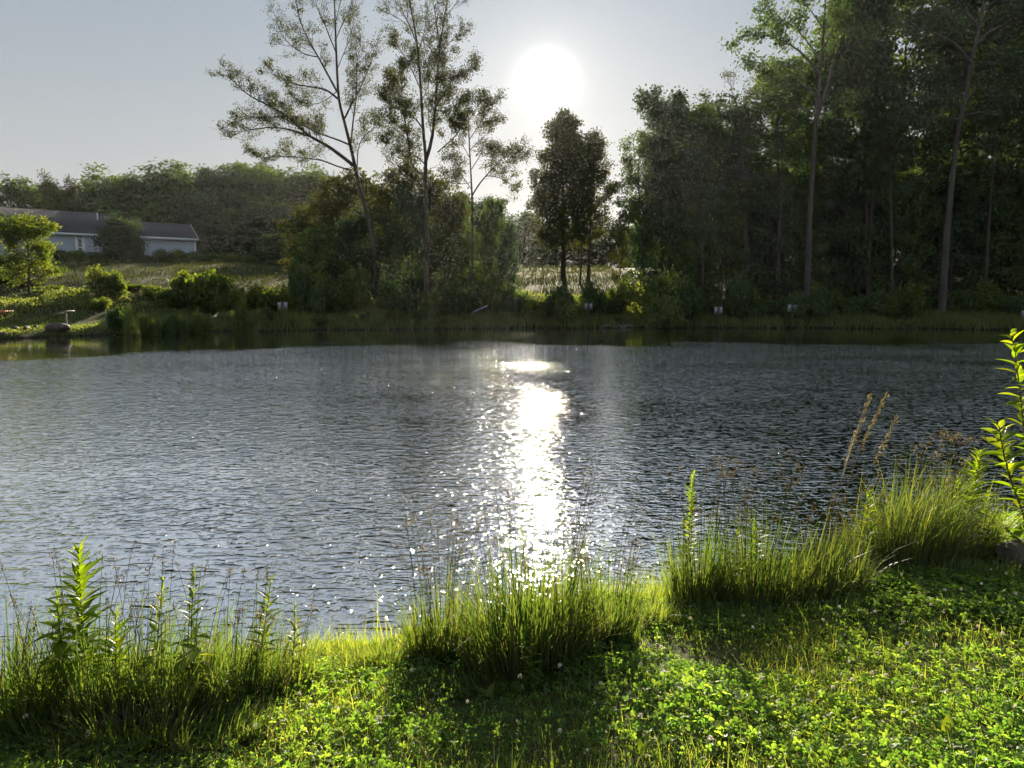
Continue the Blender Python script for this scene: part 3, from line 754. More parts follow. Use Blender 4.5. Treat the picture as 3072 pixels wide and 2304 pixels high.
# ---- the trees below the sun and the stand right of them
YD = 82.0
tD = [ground_at(563, YD) - [0, 0, 0.2]] + list(px_line([(563, 240), (563, 200), (564, 160), (564, 124)], YD))
make_tree('cone_crowned_tree', 'dense pointed tree standing right under the sun', tD, 0.28, 0.04, 24, auto=dict(n=84, f0=0.18, f1=0.985, reach=5.2, prof=prof_cone, elev=(0.05, 0.9), r=0.08), leaf_n=32000, sigma=0.34, leaf=(0.28, 0.20), mat='warm_leaf', sub_len=1.2, density=1.1, twig=2, leafy=0.95, minr=0.015)
tD2 = [ground_at(588, YD - 3) - [0, 0, 0.2]] + list(px_line([(590, 240), (591, 200), (592, 165), (593, 146)], YD - 3))
make_tree('loose_crowned_tree', 'loose-crowned tree touching the right flank of the pointed tree under the sun', tD2, 0.20, 0.03, 25, auto=dict(n=34, f0=0.28, f1=0.97, reach=3.0, prof=prof_tall, elev=(0.2, 1.1), r=0.06), leaf_n=15000, sigma=0.28, leaf=(0.22, 0.15), mat='warm_leaf', sub_len=1.1, density=1.0, twig=2, leafy=0.9, minr=0.015)
tD3 = [ground_at(580, YD - 5) - [0, 0, 0.2]] + list(px_line([(582, 250), (580, 220), (584, 190)], YD - 5))
make_tree('thin_stemmed_tree', 'thin stem with few leaves between the two trees under the sun', tD3, 0.12, 0.03, 26, auto=dict(n=12, f0=0.40, f1=0.97, reach=1.6, prof=prof_tall, elev=(0.3, 1.1), r=0.04), leaf_n=2200, sigma=0.25, leaf=(0.2, 0.14), mat='warm_leaf', sub_len=0.9, density=1.0, twig=2, minr=0.013)

YE = 63.0
def stand(name, label, px, Yd, pts, r, seed, n, reach, leaf_n, f0=0.3, prof=prof_tall, mat='tree_leaf', leafy=0.95, elev=(0.1, 1.1), sub_len=1.3, sigma=0.32, leaf=(0.26, 0.18), bark='bark', extra=(), density=1.0, up=0.5):
    tr = [ground_at(px, Yd) - np.array([0, 0, 0.2])] + list(px_line(pts, Yd)); tr[-1][2] -= 1.7     # the last twigs rise above the leader
    return make_tree(name, label, tr, r, 0.035, seed, limbs=extra, auto=dict(n=n, f0=f0, f1=0.98, reach=reach, prof=prof, elev=elev, r=0.08), leaf_n=leaf_n, sigma=sigma, leaf=leaf, mat=mat, bark=bark, sub_len=sub_len, density=density, twig=2, leafy=leafy, minr=0.015, up=up)
stand('drooping_tree', 'loose drooping tree at the left end of the right bank wood', 646, YE, [(642, 250), (640, 210), (638, 170), (640, 134)], 0.2, 31, 30, 2.4, 8500, 0.32, prof_dome, 'tree_leaf', 0.9, (0.2, 0.9), 1.3, 0.26, (0.19, 0.13), up=0.1)
stand('domed_tree', 'dense domed tree at the left end of the right bank wood', 672, YE + 1, [(670, 250), (668, 200), (668, 150), (668, 106)], 0.26, 32, 40, 3.6, 19000, 0.22, prof_dome, 'dark_leaf', 0.98, (0.1, 1.2))
stand('leafy_tree', 'leafy tree right of the domed one, its top below bare twigs', 702, YE, [(700, 250), (702, 200), (704, 150), (706, 102)], 0.24, 33, 34, 3.0, 14000, 0.25, prof_tall, 'tree_leaf', 0.95)
stand('bare_topped_tree', 'pale bare-topped tree sticking out left of the tallest trunks', 748, YE - 1, [(746, 240), (744, 190), (742, 150), (740, 112), (732, 90), (722, 74)], 0.18, 34, 22, 2.2, 900, 0.45, prof_tall, 'warm_leaf', 0.25, (0.5, 1.1), 1.2, 0.25, (0.16, 0.11), 'pale_bark')
stand('narrow_tree', 'narrow leafy tree beside the bare-topped one', 728, YE + 2, [(726, 240), (724, 190), (722, 160), (722, 128)], 0.2, 35, 30, 2.6, 10000, 0.2, prof_tall, 'dark_leaf', 0.95)

YF = 58.0
tF = [ground_at(806, YF) - np.array([0, 0, 0.2])] + list(px_line([(807, 295), (809, 232), (813, 169), (817, 105), (821, 63), (825, 10), (828, -40)], YF))
def LF(pts, r, dy, seed, Yd=YF, **kw): return (px_line(pts, Yd, dy, seed), r, kw)
limbsF = [
    LF([(817, 118), (826, 90), (836, 56), (846, 30), (858, 4), (866, -26)], 0.16, 1.4, 1),
    LF([(820, 75), (806, 56), (790, 44), (772, 36), (756, 34), (742, 38)], 0.10, -1.6, 2),
    LF([(821, 62), (808, 42), (794, 26), (776, 16), (760, 10)], 0.09, 1.4, 3),
    LF([(818, 96), (802, 84), (786, 80), (768, 80), (752, 60)], 0.09, -2.2, 4),
    LF([(816, 116), (800, 106), (784, 104), (766, 112)], 0.08, 1.8, 5),
    LF([(824, 30), (812, 12), (800, -4), (794, -20)], 0.06, 1.0, 6),
    LF([(822, 50), (832, 32), (836, 12), (842, -14)], 0.06, -1.2, 7),
    LF([(836, 56), (848, 50), (860, 40), (872, 36)], 0.07, -1.6, 8),
    LF([(819, 88), (832, 78), (846, 76), (858, 70)], 0.07, 2.0, 9),
    LF([(817, 108), (830, 104), (844, 104), (856, 98)], 0.07, -2.2, 10)]
make_tree('straight_trunked_tree', 'tall straight grey trunk left in the right bank wood with an airy crown', tF, 0.27, 0.05, 36, limbsF, leaf_n=11000, sigma=0.30, leaf=(0.22, 0.16), mat='tree_leaf', bark='pale_bark', sub_len=1.5, density=1.3, twig=3, leafy=0.8, start=0.3, minr=0.015, split_limbs=True)
YG = 57.0
tG = [ground_at(941, YG) - np.array([0, 0, 0.2])] + list(px_line([(942, 312), (946, 243), (952, 179), (958, 127), (965, 101), (971, 63), (978, 32), (986, -10), (990, -60)], YG))
limbsG = [
    LF([(965, 101), (974, 92), (984, 82), (990, 78)], 0.09, -1.0, 1, YG, leafy=0.1),
    LF([(971, 63), (958, 46), (944, 36), (926, 30), (908, 30)], 0.12, -2.0, 2, YG),
    LF([(975, 45), (990, 30), (1006, 24), (1024, 22), (1044, 26)], 0.12, 2.0, 3, YG),
    LF([(966, 98), (950, 88), (930, 84), (910, 90)], 0.09, 2.0, 4, YG),
    LF([(970, 70), (986, 62), (1004, 64), (1026, 70)], 0.09, -2.2, 5, YG),
    LF([(979, 28), (964, 10), (950, -6), (936, -16)], 0.09, -1.6, 6, YG),
    LF([(982, 12), (1000, -4), (1016, -12)], 0.09, 1.6, 7, YG),
    LF([(961, 116), (980, 112), (1000, 112), (1020, 106)], 0.07, 2.2, 8, YG),
    LF([(960, 120), (944, 116), (926, 118)], 0.06, -2.2, 9, YG)]
make_tree('leaning_trunked_tree', 'tall trunk leaning right near the right edge of the wood', tG, 0.30, 0.06, 37, limbsG, leaf_n=12000, sigma=0.32, leaf=(0.19, 0.14), mat='dark_leaf', bark='pale_bark', sub_len=1.7, density=1.3, twig=3, leafy=0.9, start=0.2, minr=0.016, split_limbs=True)
# bare thin trunks standing in the wood's shade
for i, (px, py0, lean, top, r) in enumerate([(704, 300, -4, 150, 0.11), (735, 300, 3, 140, 0.12), (778, 300, 4, 120, 0.13), (826, 302, 2, 150, 0.09), (868, 304, 6, 90, 0.15), (893, 304, -3, 110, 0.12), (918, 304, 5, 100, 0.10), (985, 308, 8, 80, 0.14), (1006, 308, -4, 110, 0.12)]):
    Yd = 59.5 + (i * 3) % 5
    tr = [ground_at(px, Yd) - np.array([0, 0, 0.2])] + list(px_line([(px + lean * 0.4, 230), (px + lean, 170), (px + lean * 1.4, top)], Yd))
    make_tree('thin_trunk_tree', 'thin dark trunk standing in the shade of the right bank wood', tr, r, 0.04, 60 + i, auto=dict(n=12, f0=0.45, f1=0.97, reach=1.8, prof=prof_tall, elev=(0.2, 1.0), r=0.04), leaf_n=2600, sigma=0.3, leaf=(0.2, 0.14), mat='dark_leaf', sub_len=1.1, density=0.9, twig=2, group='thin trunks in the right bank wood', minr=0.014)

# ---- middle trees round the foot of the three tall ones (dark leafy mass)
MID = [('warm', 338, 64, 168, 62, 'dark bushy tree under the long limb of the leaning tree'),
       ('warm', 314, 70, 204, 60, 'mid-green tree left of the dark bushy one, above the field'),
       ('warm', 392, 66, 160, 60, 'dense dark tree filling the space between the leaning and the forked trunk'),
       ('skirt', 410, 62, 190, 56, 'shaded low tree against the forked trunk'),
       ('warm', 446, 64, 172, 54, 'leafy tree filling the space between the forked and the slender trunk'),
       ('skirt2', 462, 68, 192, 40, 'mid-height tree behind the slender trunk'),
       ('skirt2', 488, 66, 200, 40, 'pale green young tree right of the slender trunk, below the sun gap'),
       ('cone', 508, 63, 224, 26, 'small young tree at the left edge of the sunlit field'),
       ('skirt', 362, 61, 215, 60, 'low leafy tree hiding the foot of the leaning trunk'),
       ('skirt2', 326, 60, 226, 60, 'low tree with light green sprays left of the leaning trunk'),
       ('thin', 484, 60, 214, 20, 'thin sapling right of the slender trunk'),
       ('thin', 620, 64, 220, 26, 'thin sapling at the right end of the sunlit field'),
       ('skirt2', 690, 61, 205, 50, 'light green low tree at the left end of the right bank wood')]
for k, px, Yd, top, w, lab in MID:
    place(k, px, Yd, top, w, lab, None, 'understorey_tree')
place('skirt', 279, 84, 234, 34, 'round dark shrub standing alone on the field edge before the hill wood', None, 'field_shrub', cat='shrub')
stand('round_tree', 'round dark tree standing in front of the long pale house', 124, 84, [(124, 245), (124, 222)], 0.16, 42, 44, 2.7, 15000, 0.04, prof_dome, 'dark_leaf', 1.0, (0.0, 1.0), 0.9, 0.30, (0.2, 0.14), density=1.3)
# young tree at the left edge, lit from behind
tL = [ground_at(29, 52) - np.array([0, 0, 0.2])] + list(px_line([(29, 266), (28, 252), (26, 238)], 52))
make_tree('young_tree', 'sunlit young tree with a yellow-green crown at the left edge before the house', tL, 0.10, 0.03, 41, auto=dict(n=30, f0=0.22, f1=0.98, reach=2.0, prof=prof_dome, elev=(0.0, 1.0), r=0.04), leaf_n=13000, sigma=0.20, leaf=(0.15, 0.10), mat='bush_leaf', sub_len=0.9, density=1.4, twig=2, minr=0.010)
# ------------------------------------------------------------------ the long house
hR = at_y(196, 257, 100.0); hL = at_y(43, 257, 89.4)
wd_ = (hR - hL)[:2]; wd_ = wd_ / np.linalg.norm(wd_)
house_rz = math.atan2(wd_[1], wd_[0])
zg = 6.7
ev = at_y(196, 238.5, 100.0)[2] - zg                 # eave height above the ground
house = empty('long_house', (hR[0], hR[1], zg), house_rz, 'long pale blue house with a dark low roof on the hill', 'house')
LH, WG = 30.0, 9.0                                   # whole length, length of the lower wing
D1, D2 = 10.0, 6.6                                   # depth of main part and wing
RH1 = at_y(120, 214.5, 98.0)[2] - zg; RH2 = at_y(188, 225, 102.0)[2] - zg
def gable(x0, x1, d, rh, name):
    w = Geo().prism([(0, -1.2), (0, ev), (d / 2, rh - 0.12), (d, ev), (d, -1.2)], x0, x1)
    return w.build(name, M['siding'], house)
gable(-LH, -WG, D1, RH1, 'wall'); gable(-WG + 0.004, 0, D2, RH2, 'wall')
def roof(x0, x1, d, rh):
    ov = 0.35; sl_ = (rh - ev) / (d / 2); t = 0.14
    e0 = ev - ov * sl_
    r = Geo().prism([(-ov, e0), (d / 2, rh), (d + ov, e0), (d + ov, e0 + t), (d / 2, rh + t), (-ov, e0 + t)], x0, x1)
    o = r.build('roof', M['roof'], house)
    # courses of shingles show as fine ribs
    for k in range(1, int((d / 2 + ov) / 0.45)):
        yk = -ov + k * 0.45
    f = Geo().box((x0 + 0.02, -ov - 0.12, e0 - 0.10), (x1 - 0.02, -ov - 0.004, e0 + t + 0.02)); f.build('gutter', M['trim'], o)
    f = Geo().box((x0 + 0.02, -ov, e0 - 0.14), (x1 - 0.02, -0.003, e0 - 0.06)); f.build('soffit', M['trim'], o)
    return o
ro = roof(-LH - 0.3, -WG + 0.2, D1, RH1); r2 = roof(-WG + 0.21, 0.35, D2, RH2)
# rake board at the right gable
sl2 = (RH2 - ev) / (D2 / 2)
Geo().prism([(-0.35, ev - 0.35 * sl2 - 0.10), (D2 / 2, RH2 - 0.06), (D2 / 2, RH2 + 0.16), (-0.35, ev - 0.35 * sl2 + 0.15)], 0.352, 0.40).build('rake_board', M['trim'], r2)
Geo().box((-0.16, -0.05, -1.2), (0.04, -0.003, ev - 0.3)).build('corner_board', M['trim'], house)
Geo().box((0.003, -0.046, -1.2), (0.05, 0.12, ev - 0.3)).build('corner_board', M['trim'], house)
# window bay: where the photo's column of trim meets the wall
def wall_x(px):
    d = ray(px, 245); d2 = np.array([d[0], d[1]])
    A = np.array([[d2[0], -wd_[0]], [d2[1], -wd_[1]]]); s = np.linalg.solve(A, hR[:2]); return s[1]
xw0, xw1 = wall_x(75.2), wall_x(84.8)
Geo().box((xw0, -0.06, -1.2), (xw0 + 0.22, -0.003, ev - 0.3)).build('trim_board', M['trim'], house)
Geo().box((xw1 - 0.22, -0.06, -1.2), (xw1, -0.003, ev - 0.3)).build('trim_board', M['trim'], house)
wx0, wx1, wz0, wz1 = xw0 + 0.24, xw1 - 0.24, 0.55, ev - 0.62
win = Geo().box((wx0 + 0.08, -0.03, wz0 + 0.08), (wx1 - 0.08, -0.004, wz1 - 0.08)).build('window', M['pane'], house)
fr = Geo()
fr.box((wx0, -0.055, wz0), (wx0 + 0.10, -0.006, wz1)); fr.box((wx1 - 0.10, -0.055, wz0), (wx1, -0.006, wz1))
fr.box((wx0 + 0.101, -0.055, wz0), (wx1 - 0.101, -0.006, wz0 + 0.12)); fr.box((wx0 + 0.101, -0.055, wz1 - 0.12), (wx1 - 0.101, -0.006, wz1))
fr.box((wx0 + 0.101, -0.055, (wz0 + wz1) / 2 - 0.05), (wx1 - 0.101, -0.006, (wz0 + wz1) / 2 + 0.05))
fr.build('frame', M['trim'], win)
for k in range(1, 4):
    xx = wx0 + 0.08 + (wx1 - wx0 - 0.16) * k / 4
    Geo().box((xx - 0.012, -0.045, wz0 + 0.121), (xx + 0.012, -0.031, wz1 - 0.121)).build('muntin', M['trim'], win)
for zz in (0.25, 0.75):
    zq = wz0 + (wz1 - wz0) * zz
    Geo().box((wx0 + 0.101, -0.043, zq - 0.012), (wx1 - 0.101, -0.032, zq + 0.012)).build('muntin', M['trim'], win)
xv = wall_x(114.5) - 1.2
yv = 3.2
zv = ev + (RH1 - ev) * yv / (D1 / 2)
Geo().tube([(xv, yv, zv - 0.1), (xv, yv, zv + 1.05)], 0.075, 8).build('vent_pipe', M['trim'], ro)

# ------------------------------------------------------------------ bushes
def bush_proto(seed, n_cl, leaf_n, mat, leaf=(0.12, 0.08), sigma=0.10, stems=9, lumps=7):
    """unit bush: radius 1, height 1; lumpy shell of leaf clumps on real stems"""
    rg = np.random.default_rng(seed)
    root = empty('bush', (0, 0, 0))
    w = Geo(); cl = []
    lump = np.stack([rg.uniform(-0.6, 0.6, lumps), rg.uniform(-0.6, 0.6, lumps), rg.uniform(0.25, 0.72, lumps)], axis=1)
    lr = rg.uniform(0.28, 0.46, lumps)
    for k in range(n_cl):
        j = rg.integers(lumps); d = rg.normal(size=3); d /= np.linalg.norm(d)
        p = lump[j] + d * lr[j] * rg.uniform(0.65, 1.05) * np.array([1, 1, 0.8])
        if p[2] < 0.02: p[2] = rg.uniform(0.02, 0.2)
        cl.append(p)
    for k in range(stems):
        j = k % lumps
        a = arc((rg.normal() * 0.06, rg.normal() * 0.06, -0.06), lump[j] + [0, 0, 0.3], np.linalg.norm(lump[j]) * 1.15, 4, 0.1, rg, 0.05)
        w.tube(a, np.linspace(0.022, 0.006, 5), 4, cap=False)
    w.build('stems', M['bark'], root, True)
    lv = Geo(); leaf_cloud(lv, cl, rg, leaf_n, sigma, leaf[0], leaf[1]); lv.build('foliage', M[mat], root)
    return root
BUSH = {'green': bush_proto(71, 420, 5200, 'bush_leaf'), 'dark': bush_proto(72, 420, 5200, 'tree_leaf'), 'pale': bush_proto(73, 380, 4200, 'weed', (0.13, 0.06), 0.12),
        'wide': bush_proto(74, 480, 5600, 'bush_leaf', (0.15, 0.10), 0.09, 10, 9)}
_bu = set()
def bush(kind, px, Yd, top, width, label, group=None, name='bush', sink=0.05, cat='bush', base_py=None):
    pr_ = BUSH[kind]
    b = ground_at(px, Yd); h = max(0.35, at_y(px, top, Yd)[2] - b[2])
    o = pr_ if kind not in _bu else copy_tree(pr_)
    _bu.add(kind)
    w = width / F * Yd * 0.5
    o.location = (b[0], b[1], b[2] - sink); o.scale = (w, w * 0.9, h); o.rotation_euler = (0, 0, _rg.uniform(0, 6.28))
    o.name = name; o['label'] = label; o['category'] = cat
    if group: o['group'] = group
    elif 'group' in o: del o['group']
    return o
bush('green', 106, 53, 270, 40, 'round yellow-green bush behind the left lawn', name='round_bush')
bush('wide', 204, 55, 266, 62, 'broad flat-topped bush on the left bank with bright leaf tips', name='flat_topped_bush')
bush('dark', 298, 56, 264, 26, 'dark upright bush left of the white board in the left weeds', name='upright_bush')
bush('dark', 118, 45.0, 308, 24, 'small dark bush at the right end of the left lawn', name='lawn_edge_bush')
bush('pale', 654, 57.5, 272, 74, 'pale yellow-green bush between the two middle boards on the far bank', name='pale_bush')
bush('pale', 664, 54.5, 296, 40, 'low pale grassy bush at the water in front of the taller pale bush', name='waterside_bush')
bush('green', 330, 56.5, 276, 50, 'light green bush at the foot of the leaning trunk', name='sprawling_bush')
bush('green', 356, 57, 272, 36, 'light leafy bush just left of the leaning trunk foot', name='leafy_bush')
bush('green', 490, 58, 274, 44, 'yellow-green bush right of the slender trunk', name='yellow_green_bush')
bush('dark', 456, 56, 284, 40, 'dark bush at the foot of the slender trunk', name='shaded_bush')
bush('dark', 395, 55.5, 284, 44, 'dark bush between the leaning and the forked trunk', name='shaded_bush')
bush('dark', 590, 57.5, 284, 32, 'dark bush at the foot of the trees under the sun', name='shaded_bush')
bush('green', 241, 45.5, 304, 22, 'small bright sprig-like bush near the water left of the leftmost board', name='bright_small_bush')
bush('dark', 560, 57, 288, 36, 'low dark bush left of the board under the sun', name='shaded_bush')
bush('green', 618, 60, 286, 30, 'leafy bush at the right end of the sunlit field', name='leafy_bush')
bush('green', 100, 49, 298, 22, 'small yellowish bush below the round bush at the lawn', name='yellowish_bush')
bush('dark', 738, 57, 278, 34, 'shaded bush between the two right boards', name='shaded_bush')
bush('dark', 822, 56.5, 290, 36, 'shaded bush right of the straight grey trunk', name='shaded_bush')
HG = 'bushes of the hedge band above the left lawn'
for i, px in enumerate([-30, 6, 30, 52, 76, 134, 156, 178, 232, 254, 276]):
    bush(['green', 'wide', 'green'][i % 3], px, 53.5 + (i * 7) % 4, 284 + (i * 5) % 7, 36, 'low bush in the weedy hedge band above the left lawn', HG)
UG = 'bushes along the foot of the far bank trees'
for i, px in enumerate([316, 342, 372, 408, 436, 474, 512, 536, 572, 604]):
    bush(['dark', 'green', 'pale'][i % 3], px, 55.5 + (i * 7) % 4, 288 + (i * 11) % 13, 38, 'low bush at the foot of the trees on the middle far bank', UG)
RG = 'bushes along the foot of the right bank wood'
for i, px in enumerate(range(688, 1160, 27)):
    bush(['dark', 'dark', 'green'][i % 3], px, 55.8 + (i * 7) % 4, 284 + (i * 11) % 17, 44, 'low shaded bush at the foot of the right bank wood', RG)
for i, px in enumerate(range(62, 260, 17)):
    bush(['dark', 'green', 'dark'][i % 3], px, 87.5 - (px - 62) * 0.0 + (i * 3) % 3, 250 + (i * 7) % 6, 26, 'low brush along the front of the long house and its field edge', 'brush in front of the long house')

SG = 'leafy weed clumps along the far water line'
for i in range(44):
    px = 128 + i * 12.4 + (i * 5) % 9
    xx = at_y(px, 328, 50)[0]; Yd = float(far_shore(at_y(px, 328, 52)[0])) + 0.9 + (i * 7 % 5) * 0.45
    bush(['pale', 'green', 'pale', 'dark'][i % 4], px, Yd, 307 + (i * 11) % 12, 15 + (i * 5) % 10, 'knee-high leafy weed clump at the far water line', SG, 'weed_clump', cat='weeds')
# ------------------------------------------------------------------ weeds, meadow, bank grass of the far side (uncountable)
rng = np.random.default_rng(81)
def scatter_far(n, x0, x1, t0, t1):
    x = rng.uniform(x0, x1, n); t = t0 + (t1 - t0) * rng.uniform(0, 1, n)
    y = far_shore(x) + t
    return np.stack([x, y, ground_z(x, y)], axis=1), t
g = Geo()
p, t = scatter_far(66000, -46, 44, 6.5, 48)
keep = (snoise(p[:, 0], p[:, 1], 82, 0.6) > -0.7) & ~((p[:, 0] > 13) & (t > 6))
p = p[keep]; n = len(p)
g.blades(p, rng.uniform(0.12, 0.42, n) * (1 + 0.4 * snoise(p[:, 0], p[:, 1], 83, 0.4)), 0.06, rng.uniform(0, 6.28, n), rng.uniform(0.05, 0.5, n), rng, segs=2)
tag(g.build('meadow_grass', M['meadow']), 'tall olive meadow grass covering the field and slope behind the pond', 'grass', kind='stuff')
# leafy weeds: hummocks of leaves on the bank slope
g = Geo(); 
c, t = scatter_far(7800, -46, 44, 3.2, 15)
lawn = (c[:, 0] < -18) & (t < 9.5)
hum = snoise(c[:, 0], c[:, 1], 84, 0.9)
ok = ~lawn & (hum > -0.45); c = c[ok]; hum = hum[ok]
hgt = np.clip(0.45 + 0.6 * hum, 0.15, 1.2)
cnt = 14; cen = np.repeat(c, cnt, axis=0); hh = np.repeat(hgt, cnt)
off = rng.normal(size=cen.shape) * 0.22; off[:, 2] = rng.uniform(0.02, 1.0, len(cen)) * hh
g.leaves(cen + off, 0.15, 0.085, rng)
tag(g.build('bank_weeds', M['weed']), 'leafy weeds and brambles massed on the far bank slope', 'weeds', kind='stuff')
# grass and reeds at the far water line
g = Geo()
p, t = scatter_far(48000, -46, 44, -0.18, 7.5)
lawn = (p[:, 0] < -19.5)
hh = np.where(lawn, rng.uniform(0.05, 0.13, len(p)), rng.uniform(0.2, 0.75, len(p)) * (1 + 0.5 * snoise(p[:, 0], p[:, 1], 85, 1.2)))
g.blades(p, hh, np.where(lawn, 0.05, 0.045), rng.uniform(0, 6.28, len(p)), rng.uniform(0.05, 0.5, len(p)), rng, segs=2)
x = rng.uniform(-44, -19, 26000); y = far_shore(x) + rng.uniform(0.1, 10, len(x))
g.blades(np.stack([x, y, ground_z(x, y)], axis=1), rng.uniform(0.04, 0.10, len(x)), 0.05, rng.uniform(0, 6.28, len(x)), rng.uniform(0.1, 0.6, len(x)), rng, segs=2)
tag(g.build('waterside_grass', M['weed']), 'grass along the far water line and on the mown left lawn', 'grass', kind='stuff')

# ------------------------------------------------------------------ boards on posts along the far bank
def board(px, py, Yd, w_px, h_px, label, rz=0.0, crooked=0.0):
    c = at_y(px, py, Yd); gzz = gz(c[0], Yd)
    w = w_px / F * Yd; h = h_px / F * Yd; zc = c[2] - gzz
    root = empty('white_board', (c[0], Yd, gzz), rz, label, 'sign', 'white boards on posts along the far bank')
    gap = w * 0.045
    for s in (-1, 1):
        Geo().box((min(s * gap, s * w / 2), 0.0, zc - h / 2), (max(s * gap, s * w / 2), 0.02, zc + h / 2)).build('panel', M['white_paint'], root)
    Geo().box((-w * 0.42, 0.021, zc + h * 0.22), (w * 0.42, 0.055, zc + h * 0.32)).build('rail', M['dark_wood'], root)
    Geo().box((-w * 0.42, 0.021, zc - h * 0.32), (w * 0.42, 0.055, zc - h * 0.22)).build('rail', M['dark_wood'], root)
    Geo().box((-0.05, -0.085, -0.3), (0.05, -0.003, zc + h / 2 + 0.05)).build('post', M['dark_wood'], root)
    return root
board(282.5, 306, 53.4, 9.5, 7.4, 'white two-panel board in the weeds on the left bank')
board(588.5, 306.5, 54.6, 7.8, 5.8, 'white two-panel board on the far bank under the sun')
board(718.5, 310.3, 54.2, 8.0, 6.6, 'white two-panel board in the middle of the shaded right bank')
bd = board(792.6, 308.3, 54.4, 9.6, 6.9, 'white two-panel board in front of the straight grey trunk')
board(1026, 314.3, 53.4, 9.0, 7.6, 'white board cut by the right edge of the picture')
# dark strut leaning across the left panel of the fourth board
wq = 9.6 / F * 54.4; zq = at_y(792.6, 308.3, 54.4)[2] - gz(bd.location[0], 54.4); hq = 6.9 / F * 54.4
st = Geo(); st.tube([(-wq * 0.20, -0.03, zq - hq * 0.5), (-wq * 0.30, -0.03, zq + hq * 0.05)], 0.022, 5); st.tube([(-wq * 0.20, -0.06, zq - hq * 0.5), (-wq * 0.08, -0.06, zq + hq * 0.05)], 0.022, 5)
st.build('strut', M['dark_wood'], bd)
# board sloping on a post beside the lawn boulder
def tilted_table(px, py_top, py_base, Yd, label, span_px, tilt, name, mats, rise=0.0):
    b = at_y(px, py_base, Yd); zb = gz(b[0], Yd); zt = at_y(px, py_top, Yd)[2] - zb
    root = empty(name, (b[0], Yd, zb), 0, label, 'stand')
    w = span_px / F * Yd
    Geo().tube([(0.02, 0, -0.3), (0, 0, zt - 0.02)], [0.07, 0.055], 8).build('post', M[mats[0]], root)
    o = Geo().box((-w * 0.5, -0.28, -0.02), (-0.004, 0.28, 0.02)).build('board', M[mats[1]], root); o.location = (0, 0, zt); o.rotation_euler = (R(4), -tilt, 0)
    o = Geo().box((0.004, -0.28, -0.02), (w * 0.45, 0.28, 0.02)).build('board', M[mats[1]], root); o.location = (0, 0, zt); o.rotation_euler = (R(4), -tilt * 0.12, 0)
    return root
tilted_table(66.3, 311.3, 325.5, 43.6, 'slanted grey board on a post beside the lawn boulder', 15, R(17), 'slanted_board_stand', ('grey_wood', 'grey_wood'))
# short pale plank in the shade between the slender tree and the water
pb = at_y(480, 309, 54.5)
pl = Geo().box((-0.62, -0.14, -0.02), (0.62, 0.14, 0.02)).build('pale_plank', M['white_paint']); pl.location = (pb[0], 54.5, gz(pb[0], 54.5) + 0.62); pl.rotation_euler = (R(10), R(-24), 0)
psr = empty('leaning_plank', (pb[0], 54.5, gz(pb[0], 54.5)), 0, 'pale plank tilted on a stake in the shade below the slender tree', 'plank')
pl.parent = psr; pl.location = (0, 0, max(0.4, pb[2] - gz(pb[0], 54.5))); pl.name = 'plank'
Geo().tube([(0, 0, -0.2), (0, 0, pl.location[2] - 0.03)], 0.04, 6).build('stake', M['dark_wood'], psr)
# orange picnic bench end at the left edge
b = at_y(3, 318, 45.5)
bn = empty('orange_bench', (b[0] - 0.6, 45.5, gz(b[0], 45.5)), R(-6), 'orange bench at the left edge of the lawn', 'bench')
hz_ = at_y(3, 310.6, 45.5)[2] - gz(b[0], 45.5)
for k in range(3):
    Geo().box((-1.1, -0.30 + k * 0.21, hz_ - 0.05), (1.12, -0.12 + k * 0.21, hz_)).build('plank', M['orange_wood'], bn)
Geo().box((-1.1, -0.33, hz_ - 0.13), (1.12, -0.304, hz_ - 0.004)).build('edge_board', M['orange_wood'], bn)
for sx_ in (-0.95, 0.82, 1.0):
    for sy_ in (-0.22, 0.22):
        Geo().box((sx_ - 0.035, sy_ - 0.035, -0.15), (sx_ + 0.035, sy_ + 0.035, hz_ - 0.052)).build('leg', M['dark_wood'], bn)
# marker stakes
def stake(px, py0, py1, Yd, label, r=0.03, mat='white_paint'):
    b = at_y(px, py1, Yd); zb = gz(b[0], Yd); zt = at_y(px, py0, Yd)[2]
    o = empty('marker_stake', (b[0], Yd, zb), 0, label, 'stake')
    Geo().tube([(0, 0, -0.2), (0.01, 0, max(0.3, zt - zb))], r, 6).build('shaft', M[mat], o)
    Geo().tube([(0.01, 0, max(0.3, zt - zb)), (0.01, 0, max(0.3, zt - zb) + 0.05)], [r * 1.25, r * 0.4], 6).build('cap', M[mat], o)
stake(106, 311, 317.5, 45.2, 'short pale stake at the right end of the left lawn')
stake(429, 318, 326, 53.2, 'thin pale stake at the water by the forked trunk', 0.025, 'grey_wood')

# ------------------------------------------------------------------ rocks and logs
def rock(name, pos, size, seed, mat, label, rz=0.0, sub=3, cat='rock', group=None, sink=0.25):
    import bmesh
    bm = bmesh.new(); bmesh.ops.create_icosphere(bm, subdivisions=sub, radius=1.0)
    rg = np.random.default_rng(seed)
    dirs = rg.normal(size=(14, 3)); dirs /= np.linalg.norm(dirs, axis=1, keepdims=True); lim = rg.uniform(0.62, 0.98, 14)
    for v in bm.verts:
        p_ = np.array(v.co)
        for d_, l_ in zip(dirs, lim):
            e_ = p_.dot(d_) - l_
            if e_ > 0: p_ = p_ - d_ * e_ * 0.85
        p_ = p_ * (1 + 0.03 * np.sin(p_ @ dirs[0] * 9) + 0.02 * np.sin(p_ @ dirs[1] * 21))
        v.co = (p_[0] * size[0], p_[1] * size[1], p_[2] * size[2])
    me = bpy.data.meshes.new(name); bm.to_mesh(me); bm.free(); me.materials.append(M[mat])
    o = link(bpy.data.objects.new(name, me)); o.location = (pos[0], pos[1], pos[2] + size[2] * (1 - 2 * sink)); o.rotation_euler = (0, 0, rz)
    return tag(o, label, cat, group)
